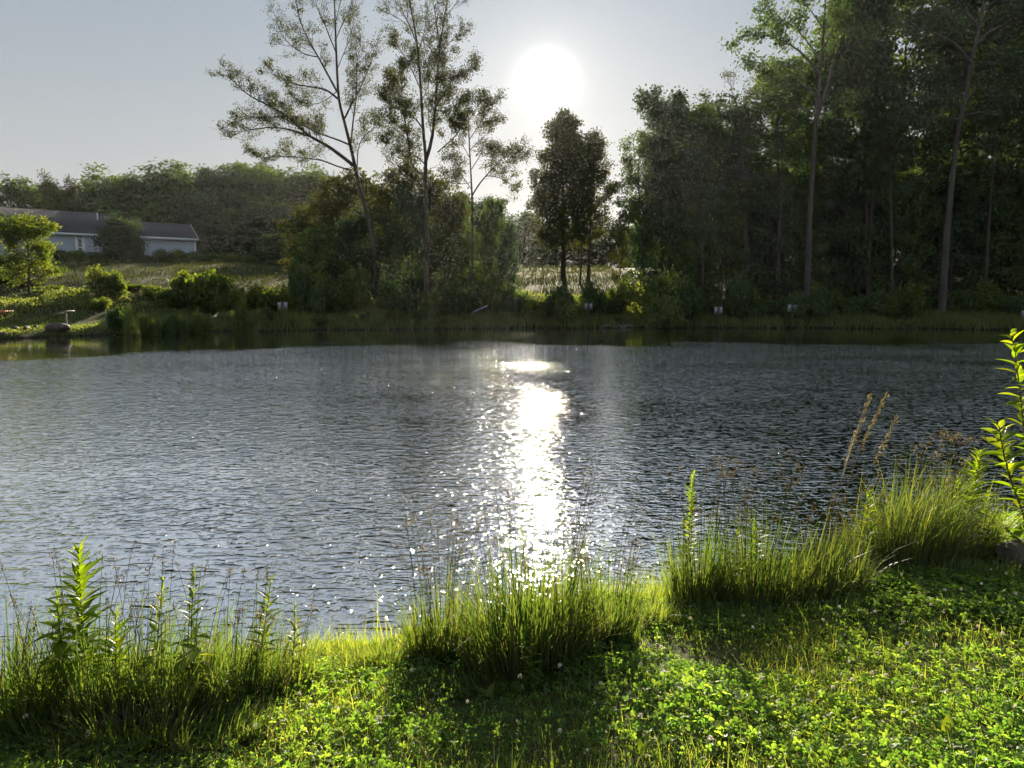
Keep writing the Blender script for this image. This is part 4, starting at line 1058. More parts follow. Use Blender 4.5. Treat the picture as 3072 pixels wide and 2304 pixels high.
def rock_px(px, py, Yd, w_px, h_px, seed, mat, label, name='rock', group=None):
    c = at_y(px, py, Yd); z = gz(c[0], Yd); w = w_px / F * Yd * 0.5; h = h_px / F * Yd * 0.5
    return rock(name, (c[0], Yd, z), (w, w * 0.7, max(h, 0.08)), seed, mat, label, seed * 0.7, group=group)
rock_px(58, 329, 42.6, 23, 12, 91, 'dark_rock', 'dark boulder on the sunlit left lawn beside the slanted board', 'lawn_boulder')
rock_px(96.5, 323, 43.6, 9, 5.5, 92, 'dark_rock', 'small dark mound near the right end of the left lawn', 'lawn_stone')
rock_px(203, 328, 47.0, 15, 7, 93, 'rock', 'pale flat boulder at the far water line left of the leftmost board', 'shore_boulder')
rock_px(217, 329, 47.2, 9, 5, 94, 'rock', 'smaller grey stone right beside the pale flat shore boulder', 'shore_stone')
for i, (px, w) in enumerate([(2, 9), (16, 8), (27, 10), (36, 6)]):
    Yd = float(far_shore(at_y(px, 338, 39.5)[0])) + 0.12
    rock_px(px, 337, Yd, w, 4.5, 95 + i, 'dark_rock', 'dark wet stone at the water edge of the left lawn', 'edge_stone', 'dark stones at the water edge of the left lawn')
def log(px0, py0, px1, py1, r, label):
    Yd0 = float(far_shore(at_y(px0, 326, 53)[0])) + 0.25; Yd1 = float(far_shore(at_y(px1, 326, 53)[0])) + 0.35
    a = at_y(px0, py0, Yd0); b_ = at_y(px1, py1, Yd1)
    a[2] = gz(a[0], Yd0) + r * 0.7; b_[2] = gz(b_[0], Yd1) + r * 1.1
    mid = (a + b_) / 2; rg = np.random.default_rng(int(px0))
    root = empty('driftwood_log', (mid[0], mid[1], gz(mid[0], mid[1])), 0, label, 'log')
    bs = np.array(root.location)
    pts = np.array([a + (b_ - a) * f + rg.normal(size=3) * 0.04 for f in np.linspace(0, 1, 8)]) - bs
    Geo().tube(pts, r * np.array([0.8, 1, 1.05, 1, 0.95, 0.9, 0.8, 0.55]), 9).build('trunk', M['log'], root, True)
    Geo().tube([pts[5], pts[5] + [0.15, -0.1, 0.22], pts[5] + [0.32, -0.12, 0.3]], [r * 0.35, r * 0.25, r * 0.1], 6).build('branch_stub', M['log'], root, True)
log(600, 326, 621, 323.5, 0.10, 'long pale driftwood log on the far shore below the pale bushes')
log(619, 323.5, 634, 323.5, 0.12, 'thicker grey log at the right end of the long driftwood log')
log(570, 324.5, 580, 324.5, 0.09, 'short pale driftwood piece left of the long driftwood log')
# ------------------------------------------------------------------ near bank: lawn of clover and grass
rng = np.random.default_rng(101)
def lawn_points(n, y0=1.1, s0=0.02, s1=9.0):
    out = []
    while sum(len(o) for o in out) < n:
        x = rng.uniform(-5.6, 9.5, n); y = rng.uniform(y0, 9.0, n)
        s = near_shore(x) - y
        ok = (s > s0) & (s < s1) & (np.abs(x) < (y + 0.9) * 0.74 + 0.9)
        out.append(np.stack([x[ok], y[ok]], axis=1))
    p = np.concatenate(out)[:n]
    return p[:, 0], p[:, 1], near_shore(p[:, 0]) - p[:, 1]
def tuftiness(x, y): return snoise(x, y, 111, 3.1, 3)
x, y, s = lawn_points(190000)
den = 0.62 + 0.5 * snoise(x, y, 112, 1.5) + 0.25 * snoise(x, y, 115, 6.0)
keep = rng.uniform(0, 1, len(x)) < np.clip(den + np.where(s < 0.5, 0.35, 0), 0.25, 1)
x, y, s = x[keep], y[keep], s[keep]
z = ground_z(x, y)
tf_ = tuftiness(x, y)
L = rng.uniform(0.03, 0.085, len(x)) * (1 + 0.7 * tf_)
L = np.where(s < 0.45, L * rng.uniform(1.0, 2.6, len(x)), L)
tall = rng.uniform(0, 1, len(x)) < 0.035
L = np.where(tall, L * 2.3, L)
g = Geo()
g.blades(np.stack([x, y, z - 0.004], axis=1), L, rng.uniform(0.0025, 0.0055, len(x)), rng.uniform(0, 6.28, len(x)), rng.uniform(0.1, 0.95, len(x)), rng, segs=2)
tag(g.build('lawn_grass', M['grass']), 'short green grass of the near lawn down to the water', 'grass', kind='stuff')

x, y, s = lawn_points(15000)
keep = snoise(x, y, 118, 2.3, 3) > 0.05
x, y = x[keep], y[keep]
g = Geo()
g.blades(np.stack([x, y, ground_z(x, y) + 0.01], axis=1), rng.uniform(0.03, 0.10, len(x)), rng.uniform(0.002, 0.004, len(x)), rng.uniform(0, 6.28, len(x)), rng.uniform(0.7, 1.5, len(x)), rng, segs=2)
tag(g.build('dry_thatch', M['straw']), 'dry straw-coloured thatch lying in the near lawn', 'grass', kind='stuff')
x, y, s = lawn_points(100000, s0=0.18)
mound = snoise(x, y, 113, 4.2, 3)
patch = snoise(x, y, 114, 1.3, 2)
keep = rng.uniform(0, 1, len(x)) < np.clip(0.80 + 0.7 * patch + 0.4 * mound, 0.12, 1)
x, y, s, mound = x[keep], y[keep], s[keep], mound[keep]
n = len(x)
h = np.clip(0.042 + 0.030 * mound + rng.normal(size=n) * 0.012, 0.012, 0.13)
cz = ground_z(x, y) + h
cen = np.stack([x, y, cz], axis=1)
az0 = rng.uniform(0, 6.28, n)
nv_ = np.stack([rng.normal(size=n) * 0.5, rng.normal(size=n) * 0.5 - 0.15, np.ones(n)], axis=1); nv_ /= np.linalg.norm(nv_, axis=1, keepdims=True)
t1 = np.stack([np.cos(az0), np.sin(az0), np.zeros(n)], axis=1); t1 -= nv_ * (t1 * nv_).sum(1, keepdims=True); t1 /= np.linalg.norm(t1, axis=1, keepdims=True)
t2 = np.cross(nv_, t1)
size = rng.uniform(0.0055, 0.0120, n) * (1 + 0.35 * mound)
tone = rng.uniform(0, 1, n)
g = Geo()
for k in range(3):
    a = k * 2.0944
    d = t1 * math.cos(a) + t2 * math.sin(a); w = t2 * math.cos(a) - t1 * math.sin(a)
    S = size[:, None]; up = nv_ * S * rng.uniform(0.10, 0.45, n)[:, None]
    p0 = cen; pt = cen + d * S * 1.75
    l1 = cen + d * S * 0.75 + w * S * 0.72 + up; l2 = cen + d * S * 1.55 + w * S * 0.55 + up
    r1_ = cen + d * S * 0.75 - w * S * 0.72 + up; r2_ = cen + d * S * 1.55 - w * S * 0.55 + up
    v = np.stack([p0, l1, l2, pt, r2_, r1_], axis=1).reshape(-1, 3)
    o = (np.arange(n) * 6)[:, None]
    f = np.concatenate([o + np.array([[0, 1, 2, 3]]), o + np.array([[0, 3, 4, 5]])])
    g.add(v, f, np.tile(np.clip(tone + rng.normal(size=n) * 0.08, 0, 1), 2))
tag(g.build('clover', M['clover']), 'clover leaves carpeting the near lawn', 'clover', kind='stuff')

# ------------------------------------------------------------------ tall grass clumps on the near shore
def near_pt(px, py):
    z = 0.25
    for _ in range(4):
        p = at_z(px, py, z); z = gz(p[0], p[1])
    return np.array([p[0], p[1], z])
def clump(name, label, px, py, r, n, hgt, lean=0.35, lean_az=None, width=0.005, mat='tuft', stalks=0, stalk_h=1.0, head='bronze', head_len=0.10, head_leaf=(0.012, 0.005), seed=0, squash=0.6, dead=0.12, curve=1.3, under=0.0, head_n=16, group=None):
    """a tussock: Empty at its foot > blades, dead_blades, stalks, seed_heads"""
    rg = np.random.default_rng(seed + 300)
    c = near_pt(px, py)
    root = empty(name, c, 0, label, 'grass clump', group)
    def pts(k, rr):
        a = rg.uniform(0, 6.28, k); q = np.sqrt(rg.uniform(0, 1, k)) * rr
        xx = c[0] + np.cos(a) * q; yy = c[1] + np.sin(a) * q * squash
        zz = np.maximum(ground_z(xx, yy), -0.10)
        return np.stack([xx - c[0], yy - c[1], zz - c[2] - 0.01], axis=1), a, q / rr
    def lean_dir(k, a):
        if lean_az is None: return a + rg.normal(size=k) * 0.6
        return np.where(rg.uniform(0, 1, k) < 0.75, lean_az + rg.normal(size=k) * 0.5, a)
    b, a, q = pts(n, r)
    Lh = hgt * (0.28 + 0.92 * rg.uniform(0, 1, n) ** 1.7) * (1 - 0.22 * q) * (1 + 0.25 * np.sin(b[:, 0] * 23 + seed) * np.sin(b[:, 1] * 19))
    B = Geo(); B.blades(b, Lh, width * rg.uniform(0.7, 1.9, n), lean_dir(n, a), np.abs(rg.normal(size=n)) * lean * 1.35 + 0.05 + 0.3 * q * lean, rg, curve=curve, segs=4)
    tag(B.build('blades', M[mat], root), kind='stuff')
    k = int(n * dead)
    if k:
        b, a, q = pts(k, r * 1.02)
        B = Geo(); B.blades(b, hgt * rg.uniform(0.25, 0.75, k), width * 0.8, a, np.abs(rg.normal(size=k)) * lean * 1.5 + 0.25, rg, segs=3)
        tag(B.build('dead_blades', M['straw'], root), kind='stuff')
    stalks = int(stalks * 0.6)
    if stalks:
        b, a, q = pts(stalks, r * 0.85)
        S = Geo(); Hd = Geo()
        ld = lean_dir(stalks, a); ln = np.abs(rg.normal(size=stalks)) * lean * 0.55 + 0.04
        for i in range(stalks):
            hh = stalk_h * rg.uniform(0.65, 1.08)
            ts = np.linspace(0, 1, 6)
            pl_ = np.stack([b[i, 0] + np.cos(ld[i]) * np.sin(ln[i] * ts) * hh * ts, b[i, 1] + np.sin(ld[i]) * np.sin(ln[i] * ts) * hh * ts, b[i, 2] + hh * ts * np.cos(ln[i] * ts)], axis=1)
            S.tube(pl_, np.linspace(0.0022, 0.0010, 6), 3, cap=False)
            tip, tg, _ = along(pl_, 1.0)
            m_ = head_n
            u = rg.uniform(0, 1, m_)
            cc = tip - tg * (u * head_len)[:, None] + rg.normal(size=(m_, 3)) * (0.004 + 0.020 * u * (1 - u) * 4 * head_len * 5)[:, None]
            Hd.leaves(cc, head_leaf[0], head_leaf[1], rg, dirs=np.tile(tg, (m_, 1)))
        tag(S.build('stalks', M['stem'], root), kind='stuff')
        tag(Hd.build('seed_heads', M[head], root), kind='stuff')
    return root
clump('grass_tussock', 'left lobe of bright reedy grass beside the dark tussock at the middle of the bank', 440, 660, 0.17, 700, 0.44, 0.20, None, 0.0045, 'sedge', 46, 0.78, 'straw', 0.06, seed=1)
clump('grass_tussock', 'big dark grass tussock in front of the sun glitter at the middle of the bank', 528, 664, 0.30, 1450, 0.66, 0.20, None, 0.0048, 'tuft', 70, 0.98, 'straw', 0.09, seed=2, head_leaf=(0.010, 0.003))
clump('grass_tussock', 'wispy grass tussock right of the big dark one, with fine seed sprays', 604, 645, 0.17, 640, 0.50, 0.22, None, 0.0042, 'tuft', 44, 0.72, 'straw', 0.18, seed=3, head_leaf=(0.008, 0.003), head_n=44)
clump('grass_tussock', 'small bright grass tuft at the water between the middle and right clumps', 652, 628, 0.13, 420, 0.24, 0.3, None, 0.005, 'sedge', 0, seed=4)
clump('rush_clump', 'dark rush clump at the left end of the right bank vegetation', 698, 610, 0.18, 720, 0.60, 0.15, None, 0.0042, 'tuft', 44, 0.88, 'bronze', 0.05, seed=5)
clump('rush_clump', 'middle rush clump of the right bank with brown seed tufts', 754, 606, 0.28, 1000, 0.58, 0.20, None, 0.0045, 'tuft', 70, 0.86, 'bronze', 0.05, seed=6)
clump('rush_clump', 'right rush clump with arching light green blades', 824, 602, 0.24, 640, 0.46, 0.38, 0.5, 0.008, 'sedge', 36, 0.80, 'bronze', 0.06, seed=7)
clump('sedge_tussock', 'fine bright sedge tussock swept to the right near the right shrub', 905, 564, 0.34, 2800, 0.66, 0.30, 0.2, 0.0042, 'sedge', 60, 0.80, 'straw', 0.08, seed=8, squash=0.7, curve=1.8)
clump('sedge_tussock', 'sedge tussock right of the swept one, under the plume-like leafy stem', 962, 558, 0.24, 1200, 0.55, 0.28, 0.4, 0.0045, 'sedge', 20, 0.70, 'straw', 0.08, seed=9, squash=0.7)
clump('bank_grass', 'low shaded grass at the foot of the right rush clumps', 780, 624, 0.62, 1400, 0.18, 0.5, None, 0.005, 'tuft', 0, seed=10, squash=0.22)
clump('bank_grass', 'low grass fringe at the foot of the sedge tussocks', 940, 580, 0.70, 1500, 0.18, 0.5, None, 0.005, 'tuft', 0, seed=11, squash=0.22)
clump('bank_grass', 'low shaded grass at the foot of the middle tussock', 535, 682, 0.50, 1200, 0.14, 0.5, None, 0.005, 'tuft', 0, seed=12, squash=0.25)
clump('bank_grass', 'short bright grass at the water left of the middle tussock', 385, 668, 0.22, 800, 0.17, 0.35, None, 0.005, 'sedge', 0, seed=13, squash=0.4)
clump('weed_grass', 'blurred tall grass cut by the left edge of the picture', 6, 726, 0.24, 700, 0.52, 0.22, None, 0.0045, 'tuft', 40, 0.58, 'bronze', 0.06, seed=14)
clump('weed_grass', 'reddish tall grass around the tallest leafy stem on the left', 84, 720, 0.26, 700, 0.52, 0.24, None, 0.0045, 'tuft', 30, 0.74, 'bronze', 0.06, seed=15)
clump('weed_grass', 'dense tall grass in the middle of the left weeds', 160, 714, 0.28, 760, 0.52, 0.26, 0.9, 0.0045, 'tuft', 32, 0.72, 'bronze', 0.06, seed=16)
clump('weed_grass', 'rushy grass with brown tufts on the right half of the left weeds', 228, 704, 0.24, 680, 0.48, 0.22, 0.6, 0.0045, 'tuft', 34, 0.64, 'bronze', 0.04, seed=17)
clump('weed_grass', 'bright grass at the right end of the left weeds by the water', 276, 690, 0.18, 620, 0.30, 0.26, None, 0.0048, 'sedge', 20, 0.46, 'straw', 0.05, seed=18)
clump('weed_grass', 'low dark undergrowth at the foot of the left weeds', 130, 738, 0.62, 1700, 0.20, 0.5, None, 0.006, 'tuft', 0, seed=19, squash=0.25, dead=0.3)
clump('dead_grass', 'rusty dead grass low in the left weeds', 142, 732, 0.16, 700, 0.17, 0.7, None, 0.004, 'bronze', 0, seed=20, squash=0.6)

# ------------------------------------------------------------------ leafy stems
def leaf_mesh(name, length, width, bend, mat, segs=5, shape=1.0, fold=0.25):
    g = Geo(); rows = []
    for i in range(segs + 1):
        t = i / segs
        wv_ = width * 0.5 * math.sin(math.pi * (0.06 + 0.94 * t) ** shape) if t < 1 else 0.0
        wv_ = max(wv_, 0.0004)
        zc = -bend * length * t * t
        rows.append([(-wv_, t * length, zc + fold * wv_), (0, t * length, zc), (wv_, t * length, zc + fold * wv_)])
    v = np.array(rows).reshape(-1, 3)
    f = []
    for i in range(segs):
        a = i * 3
        f += [(a, a + 1, a + 4, a + 3), (a + 1, a + 2, a + 5, a + 4)]
    g.add(v, f, 0.5)
    return g.mesh(name, mat)
def tone_leaves(base, mat, tones):
    out = []
    for t in tones:
        me = base.copy(); at = me.attributes['rnd']; at.data.foreach_set('value', np.full(len(me.polygons), t, dtype=np.float32)); out.append(me)
    return out
LANCE = tone_leaves(leaf_mesh('leaf', 1.0, 0.21, 0.22, M['broad'], 5, 0.85), M['broad'], (0.2, 0.5, 0.85))
OVAL = tone_leaves(leaf_mesh('leaf', 1.0, 0.46, 0.20, M['broad'], 6, 0.95, 0.35), M['broad'], (0.25, 0.55, 0.95))
DOCK = tone_leaves(leaf_mesh('leaf', 1.0, 0.40, 0.35, M['broad'], 5, 0.9, 0.3), M['broad'], (0.2, 0.6, 0.9))
def put_leaf(root, meshes, rg, pos, az, el, size, roll=0.0):
    o = bpy.data.objects.new('leaf', meshes[rg.randrange(len(meshes))])
    COL.objects.link(o); o.parent = root
    o.location = tuple(float(v) for v in pos); o.scale = (size, size, size)
    o.rotation_euler = (Matrix.Rotation(az - math.pi / 2, 3, 'Z') @ Matrix.Rotation(el, 3, 'X') @ Matrix.Rotation(roll, 3, 'Y')).to_euler()
    return o
def leafy_stem(name, label, px, top, base_py, seed, n=46, size=0.085, lean=(0, 0), Lm=None, cat='plant', group=None, el=(0.95, 0.25), f0=0.2, stem='stem', r=0.0035):
    rg = random.Random(seed); nr = np.random.default_rng(seed)
    c = near_pt(px, base_py)
    tip = at_y(px + lean[0], top, c[1] + lean[1])
    root = empty(name, c, 0, label, cat, group)
    end = tip - c; k = 8
    pts_ = np.array([end * f + np.array([math.sin(f * 3.0 + seed), math.cos(f * 2.6 + seed), 0]) * 0.012 * f for f in np.linspace(0, 1, k)])
    Geo().tube(pts_, np.linspace(r, r * 0.4, k), 5).build('stem', M[stem], root, True)
    Lm = Lm or LANCE
    if Lm is LANCE: n = int(n * (1.9 if seed in (1, 10, 11) else 1.35)); size *= (1.0 if seed in (1, 10, 11) else 0.85)
    for i in range(n):
        f = f0 + (1 - f0) * (i + 0.5) / n
        p, tg, _ = along(pts_, min(0.995, f))
        az = i * 2.4 + rg.uniform(-0.3, 0.3)
        e = el[1] + (el[0] - el[1]) * f ** 2 + rg.uniform(-0.2, 0.2)
        s_ = size * (0.75 + 0.5 * math.sin(math.pi * min(1, 0.15 + f * 0.8))) * rg.uniform(0.8, 1.15) * (1.0 if f < 0.85 else 0.72)
        put_leaf(root, Lm, rg, p, az, e, s_, rg.uniform(-0.3, 0.3))
    return root
leafy_stem('willow_herb', 'tallest leafy stem in the left weeds with a bright narrow-leaved top', 82, 550, 718, 1, 60, 0.115)
leafy_stem('willow_herb', 'leafy stem just left of the tallest one in the left weeds', 66, 592, 720, 2, 44, 0.10, (-6, 0))
leafy_stem('willow_herb', 'thin leafy stem right of the centre of the left weeds', 192, 574, 708, 3, 40, 0.085, (2, 0))
leafy_stem('willow_herb', 'pale leafy stem left of the centre of the left weeds', 156, 580, 712, 4, 34, 0.08, (4, 0))
leafy_stem('willow_herb', 'leafy stem leaning right near the right end of the left weeds', 256, 580, 700, 5, 40, 0.085, (12, 0))
leafy_stem('willow_herb', 'short leafy stem at the very right end of the left weeds', 291, 604, 688, 6, 26, 0.065, (3, 0))
leafy_stem('willow_herb', 'shaded leafy stem below the tallest one in the left weeds', 112, 612, 722, 7, 44, 0.10, (6, 0))
leafy_stem('willow_herb', 'lit leafy stem on the left flank of the big dark tussock', 497, 562, 664, 8, 34, 0.065, (3, 0))
leafy_stem('willow_herb', 'small pale leafy sprig in front of the big dark tussock', 532, 628, 690, 9, 22, 0.06, (0, 0))
leafy_stem('golden_plume_stem', 'leafy stem with a bright plume-like tip at the left end of the right clumps', 686, 474, 608, 10, 54, 0.07, (7, 0), el=(1.15, 0.35))
leafy_stem('golden_plume_stem', 'bushy plume-like leafy stem beside the right shrub', 962, 452, 562, 11, 70, 0.115, (17, 0), el=(0.8, 0.3))
leafy_stem('golden_plume_stem', 'second plume-like leafy stem left of the one beside the right shrub', 948, 478, 562, 12, 44, 0.09, (8, 0), el=(0.8, 0.3))
leafy_stem('willow_herb', 'leafy stem standing in the middle rush clump of the right bank', 734, 530, 610, 13, 36, 0.08, (2, 0))
leafy_stem('willow_herb', 'taller leafy stem right of the middle rush clump', 754, 520, 608, 14, 36, 0.085, (3, 0))
leafy_stem('willow_herb', 'leafy stem left of the swept sedge tussock with a yellowish tip', 866, 492, 580, 15, 34, 0.09, (4, 0))
leafy_stem('willow_herb', 'short leafy stem right of the bushy plume beside the right shrub', 984, 492, 560, 16, 32, 0.085, (4, 0))
leafy_stem('broad_leaved_weed', 'broad yellow-green leaves in the middle of the left weeds', 190, 636, 716, 17, 14, 0.105, (4, 0), OVAL, el=(0.3, -0.2), f0=0.35)
leafy_stem('broad_leaved_weed', 'bright broad leaves low in the left weeds', 142, 662, 722, 18, 14, 0.085, (0, 0), OVAL, el=(0.5, 0.1), f0=0.3)
leafy_stem('broad_leaved_weed', 'dark broad leaves left of the tallest leafy stem', 60, 610, 724, 19, 18, 0.10, (0, 0), OVAL, el=(0.2, -0.3), f0=0.35)
leafy_stem('broad_leaved_weed', 'small broad-leaved weed near the right end of the left weeds', 236, 668, 716, 20, 12, 0.06, (0, 0), OVAL, el=(0.5, 0.1), f0=0.3)
leafy_stem('broad_leaved_weed', 'broad-leaved weed by the stone under the right shrub', 990, 535, 562, 21, 9, 0.10, (-2, 0), OVAL, el=(0.9, 0.3), f0=0.2)

# reed stems with long seed heads above the right rush clump
reed = empty('seeding_reed', near_pt(806, 606), 0, 'tall reed with slanting straw seed heads above the right rush clump', 'reed')
rb = np.array(reed.location); Yr = rb[1]
rgr = np.random.default_rng(55)
for i, (pxs, pys) in enumerate([((808, 829, 850, 871), (600, 520, 455, 394)), ((812, 836, 860, 887), (600, 520, 450, 393)), ((814, 842, 868, 897), (600, 530, 475, 417)), ((804, 824, 842, 856), (600, 535, 480, 430))]):
    pl_ = px_line(list(zip(pxs, pys)), Yr + 0.1, 0.15 * (i - 1.5), i) - rb
    fine = np.array([along(pl_, f)[0] for f in np.linspace(0, 1, 10)]); fine[0, 2] -= 0.05
    Geo().tube(fine, np.linspace(0.0042, 0.0014, 10), 5).build('stalk', M['straw'], reed, True)
    hd = Geo(); m_ = 150
    u = rgr.uniform(0, 1, m_); tip, tg, Lq = along(fine, 1.0)
    base_f = 0.24
    cc = np.array([along(fine, 1 - base_f * q)[0] for q in u]) + rgr.normal(size=(m_, 3)) * 0.006
    hd.leaves(cc, 0.020, 0.005, rgr, dirs=np.tile(tg, (m_, 1))); tag(hd.build('seed_head', M['straw'], reed), kind='stuff')
for k, (x0, y0, x1, y1) in enumerate([(806, 600, 832, 500), (812, 598, 862, 520), (808, 602, 800, 520), (816, 600, 880, 556)]):
    a_ = at_y(x0, y0, Yr) - rb; b_ = at_y(x1, y1, Yr + 0.1) - rb
    d_ = b_ - a_; L_ = np.linalg.norm(d_)
    B = Geo(); B.blades(np.array([a_]), L_, 0.012, math.atan2(d_[1], d_[0]), math.acos(max(-1, min(1, d_[2] / L_))), rgr, curve=0.2, segs=5, rnd=0.8); B.build('blade', M['sedge'], reed)
# dry brown flower head standing over the water
dry = empty('dry_flower_stalk', near_pt(945, 566), 0, 'dry brown flat flower head on a stalk left of the right shrub', 'plant')
rb = np.array(dry.location)
pl_ = px_line([(945, 566), (950, 520), (954, 480), (957, 446)], rb[1] + 0.05) - rb
Geo().tube(pl_, np.linspace(0.004, 0.002, 4), 5).build('stalk', M['red_stem'], dry, True)
hd = Geo()
for k in range(26):
    q = rgr.normal(size=3) * np.array([0.075, 0.06, 0.014]) + [0.02, 0, 0.055]
    hd.tube([pl_[-1], pl_[-1] + q * [0.6, 0.6, 0.8], pl_[-1] + q], [0.0016, 0.0012, 0.001], 3, cap=False)
    hd.leaves(pl_[-1] + q + rgr.normal(size=(12, 3)) * 0.010, 0.014, 0.006, rgr)
tag(hd.build('flower_head', M['bronze'], dry), kind='stuff')

# ------------------------------------------------------------------ shrub at the right edge
c = near_pt(1040, 556)
shrub = empty('edge_shrub', c, 0, 'backlit shrub with large oval leaves at the right edge of the picture', 'shrub')
Ys = c[1]
rg = random.Random(9)
stems_ = [[(1038, 552), (1032, 490), (1024, 430), (1018, 375), (1011, 332)], [(1038, 552), (1024, 515), (1011, 482), (1003, 452), (999, 426)], [(1044, 552), (1042, 490), (1034, 440), (1024, 408)],
          [(1046, 552), (1056, 480), (1060, 420), (1056, 360)], [(1036, 554), (1026, 545), (1012, 535), (1004, 528)], [(1050, 552), (1074, 500), (1086, 440), (1090, 400)]]
for i, spx in enumerate(stems_):
    pl_ = px_line(spx, Ys, [-0.10, -0.25, 0.15, 0.2, -0.3, 0.1][i], i) - c
    pl_[0] = [pl_[0][0], 0, -0.05]
    fine = np.array([along(pl_, f)[0] for f in np.linspace(0, 1, 10)])
    Geo().tube(fine, np.linspace(0.010, 0.003, 10), 6).build('stem', M['red_stem'], shrub, True)
    nn_ = [64, 52, 44, 36, 18, 24][i]
    for k in range(nn_):
        f = 0.22 + 0.78 * (k + 0.5) / nn_
        p, tg, _ = along(fine, min(f, 0.995))
        put_leaf(shrub, OVAL, rg, p, k * 2.4 + rg.uniform(-0.5, 0.5), rg.uniform(-0.15, 0.7) + 0.4 * f * f, rg.uniform(0.09, 0.15) * (0.75 if f > 0.9 else 1.0), rg.uniform(-0.5, 0.5))
p = near_pt(1016, 566)
rock('bank_stone', p, (0.16, 0.13, 0.11), 120, 'dark_rock', 'dark stone under the right edge shrub', 0.4)

# ------------------------------------------------------------------ small things in the lawn
DK = [(700, 716, 0.085, 6), (718, 742, 0.07, 5), (588, 752, 0.075, 5), (760, 738, 0.07, 4), (488, 700, 0.06, 5), (140, 756, 0.075, 6), (172, 742, 0.06, 4), (842, 664, 0.075, 5), (872, 672, 0.06, 4), (905, 645, 0.06, 5),
      (786, 752, 0.08, 5), (945, 742, 0.075, 5), (930, 702, 0.06, 4), (640, 760, 0.07, 4), (850, 756, 0.06, 4), (1010, 690, 0.06, 4)]
for i, (px, py, s_, n_) in enumerate(DK):
    c = near_pt(px, py)
    o = empty('dock_rosette', c, 0, 'broad-leaved rosette weed in the clover of the near lawn', 'weed', 'broad-leaved weeds in the near lawn')
    for k in range(n_):
        put_leaf(o, DOCK, rg, (0, 0, 0.015), k * 2.4 + i, rg.uniform(0.35, 1.0), s_ * rg.uniform(0.8, 1.25), rg.uniform(-0.3, 0.3))
# white clover heads
hd = Geo(); rgh = np.random.default_rng(77)
d = rgh.normal(size=(46, 3)); d /= np.linalg.norm(d, axis=1, keepdims=True); d[:, 2] = np.where(d[:, 2] < -0.5, -d[:, 2], d[:, 2])
hd.leaves(d * 0.0075 + [0, 0, 0.004], 0.009, 0.0045, rgh, dirs=d)
hd_me = hd.mesh('blossom', M['petal'])
st_me = Geo().tube([(0, 0, -0.11), (0.003, 0.002, -0.05), (0, 0, -0.002)], [0.0013, 0.0012, 0.0010], 4).mesh('stem', M['stem'], True)
FL = [(142, 705), (124, 690), (268, 684), (306, 645), (254, 640), (256, 652), (412, 688), (474, 654), (538, 645), (556, 648), (596, 650), (614, 640), (660, 672), (690, 715), (640, 688), (720, 655), (742, 640), (752, 652), (790, 664), (822, 640),
      (838, 626), (858, 634), (874, 628), (902, 640), (918, 616), (930, 620), (944, 606), (960, 612), (980, 604), (1004, 596), (1014, 610), (870, 700), (884, 694), (850, 706), (832, 712), (560, 694), (520, 702), (600, 706), (468, 732), (640, 742),
      (710, 760), (760, 700), (800, 690), (690, 640), (848, 684), (976, 650), (1000, 660), (934, 672), (905, 668), (664, 606), (990, 584), (900, 596), (812, 690), (1012, 742), (560, 758), (380, 742), (300, 720), (256, 752), (90, 752), (28, 745)]
for i, (px, py) in enumerate(FL):
    c = near_pt(px, py)
    o = empty('clover_flower', (c[0], c[1], c[2]), 0, 'white clover flower head dotted over the near lawn', 'flower', 'white clover flowers on the near lawn')
    hgt = rg.uniform(0.075, 0.13)
    a = bpy.data.objects.new('blossom', hd_me); COL.objects.link(a); a.parent = o; a.location = (0, 0, hgt); s_ = rg.uniform(0.65, 1.05); a.scale = (s_, s_, s_); a.rotation_euler = (rg.uniform(-0.4, 0.4), rg.uniform(-0.4, 0.4), rg.uniform(0, 6))
    b = bpy.data.objects.new('stem', st_me); COL.objects.link(b); b.parent = o; b.location = (0, 0, hgt)
# ------------------------------------------------------------------ summer haze
m, nt, nd, lk, out = new_mat('haze')
pv = nd.new('ShaderNodeVolumePrincipled')
pv.inputs['Color'].default_value = (0.93, 0.96, 1.0, 1); pv.inputs['Density'].default_value = 0.00006; pv.inputs['Anisotropy'].default_value = 0.6
lk.new(pv.outputs[0], out.inputs['Volume'])
g = Geo().box((-620, -70, -2.6), (620, 920, 36))
tag(g.build('haze', m), 'thin summer haze over the pond and its banks', 'haze', kind='stuff')

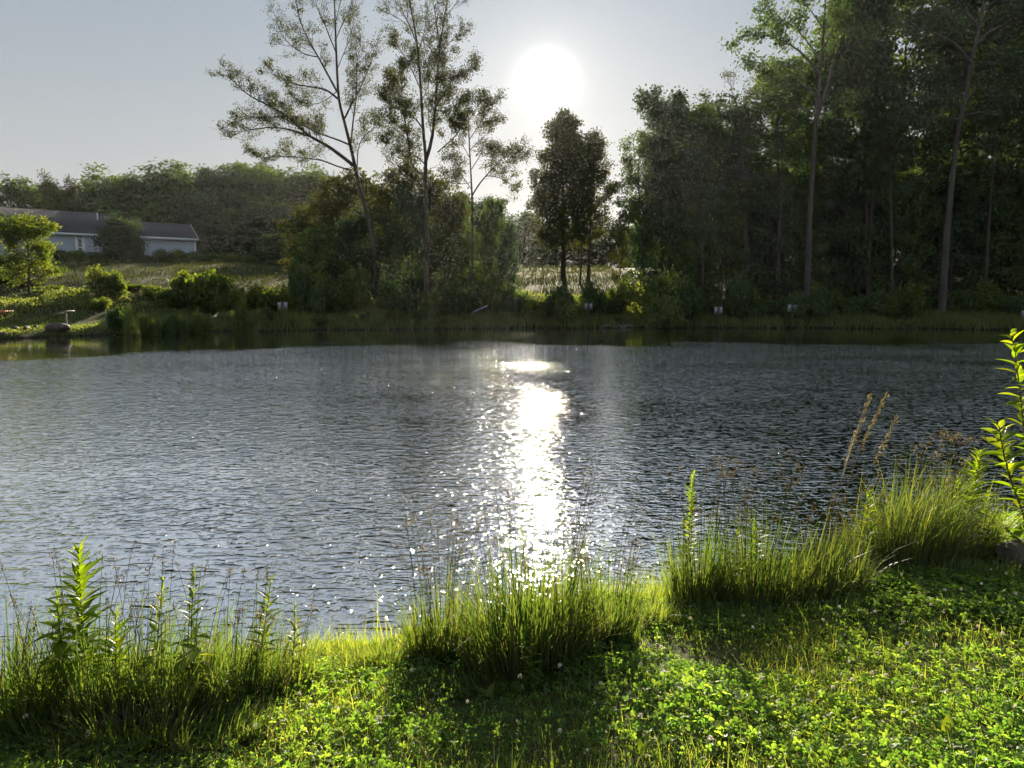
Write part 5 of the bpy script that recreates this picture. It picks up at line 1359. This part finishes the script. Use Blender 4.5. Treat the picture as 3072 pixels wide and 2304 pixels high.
# ------------------------------------------------------------------ labels of look-alikes: place within the row
ORD = ['first', 'second', 'third', 'fourth', 'fifth', 'sixth', 'seventh', 'eighth', 'ninth', 'tenth', 'eleventh', 'twelfth']
def screen_x(o):
    return 512 + F * o.location[0] / max(1.0, o.location[1])
def rank(group, stem_, sectors):
    things = sorted([o for o in bpy.data.objects if o.parent is None and o.get('group') == group], key=screen_x)
    for lo, hi, where in sectors:
        row = [o for o in things if lo <= screen_x(o) < hi]
        for i, o in enumerate(row):
            o['label'] = stem_.format(ORD[min(i, 11)]) + ' ' + where if len(row) > 1 else stem_.replace('{} ', '').replace(' from the left', '').format('') + ' ' + where
rank(HILL, '{} tree from the left of the hill tree line', [(-999, 100, 'above the house roof'), (100, 215, 'behind the lower house wing'), (215, 330, 'right of the house'), (330, 480, 'behind the tall half-bare trees'), (480, 620, 'in the gap under the sun'), (620, 2000, 'behind the right bank wood')])
rank(LOW, '{} low dark tree from the left', [(-999, 300, 'below the hill wood right of the house'), (300, 400, 'behind the leaning trunk'), (400, 2000, 'behind the forked and slender trunks')])
rank(WOOD, '{} tall dark tree from the left', [(-999, 830, 'in the wood near the straight trunk'), (830, 960, 'in the wood between the grey trunks'), (960, 3000, 'in the wood right of the leaning trunk')])
rank(WU, '{} low shaded tree from the left', [(-999, 720, 'at the left end of the right bank wood'), (720, 810, 'beside the straight trunk in the wood'), (810, 945, 'between the two grey trunks'), (945, 3000, 'right of the leaning trunk')])
rank('thin trunks in the right bank wood', '{} thin dark trunk from the left', [(-999, 806, 'left of the straight grey trunk'), (806, 942, 'between the two grey trunks'), (942, 3000, 'right of the leaning grey trunk')])
rank(HG, '{} low bush from the left', [(-999, 110, 'in the hedge band above the left lawn'), (110, 3000, 'in the hedge band right of the round bush')])
rank(UG, '{} low bush from the left', [(-999, 427, 'at the tree feet left of the forked trunk'), (427, 3000, 'at the tree feet right of the forked trunk')])
rank(RG, '{} low shaded bush from the left', [(-999, 806, 'at the wood edge before the straight trunk'), (806, 942, 'at the wood edge between the two grey trunks'), (942, 3000, 'at the wood edge right of the leaning trunk')])
rank('low trees behind the sunlit field', '{} low hazy tree from the left', [(-999, 3000, 'at the back of the sunlit field')])
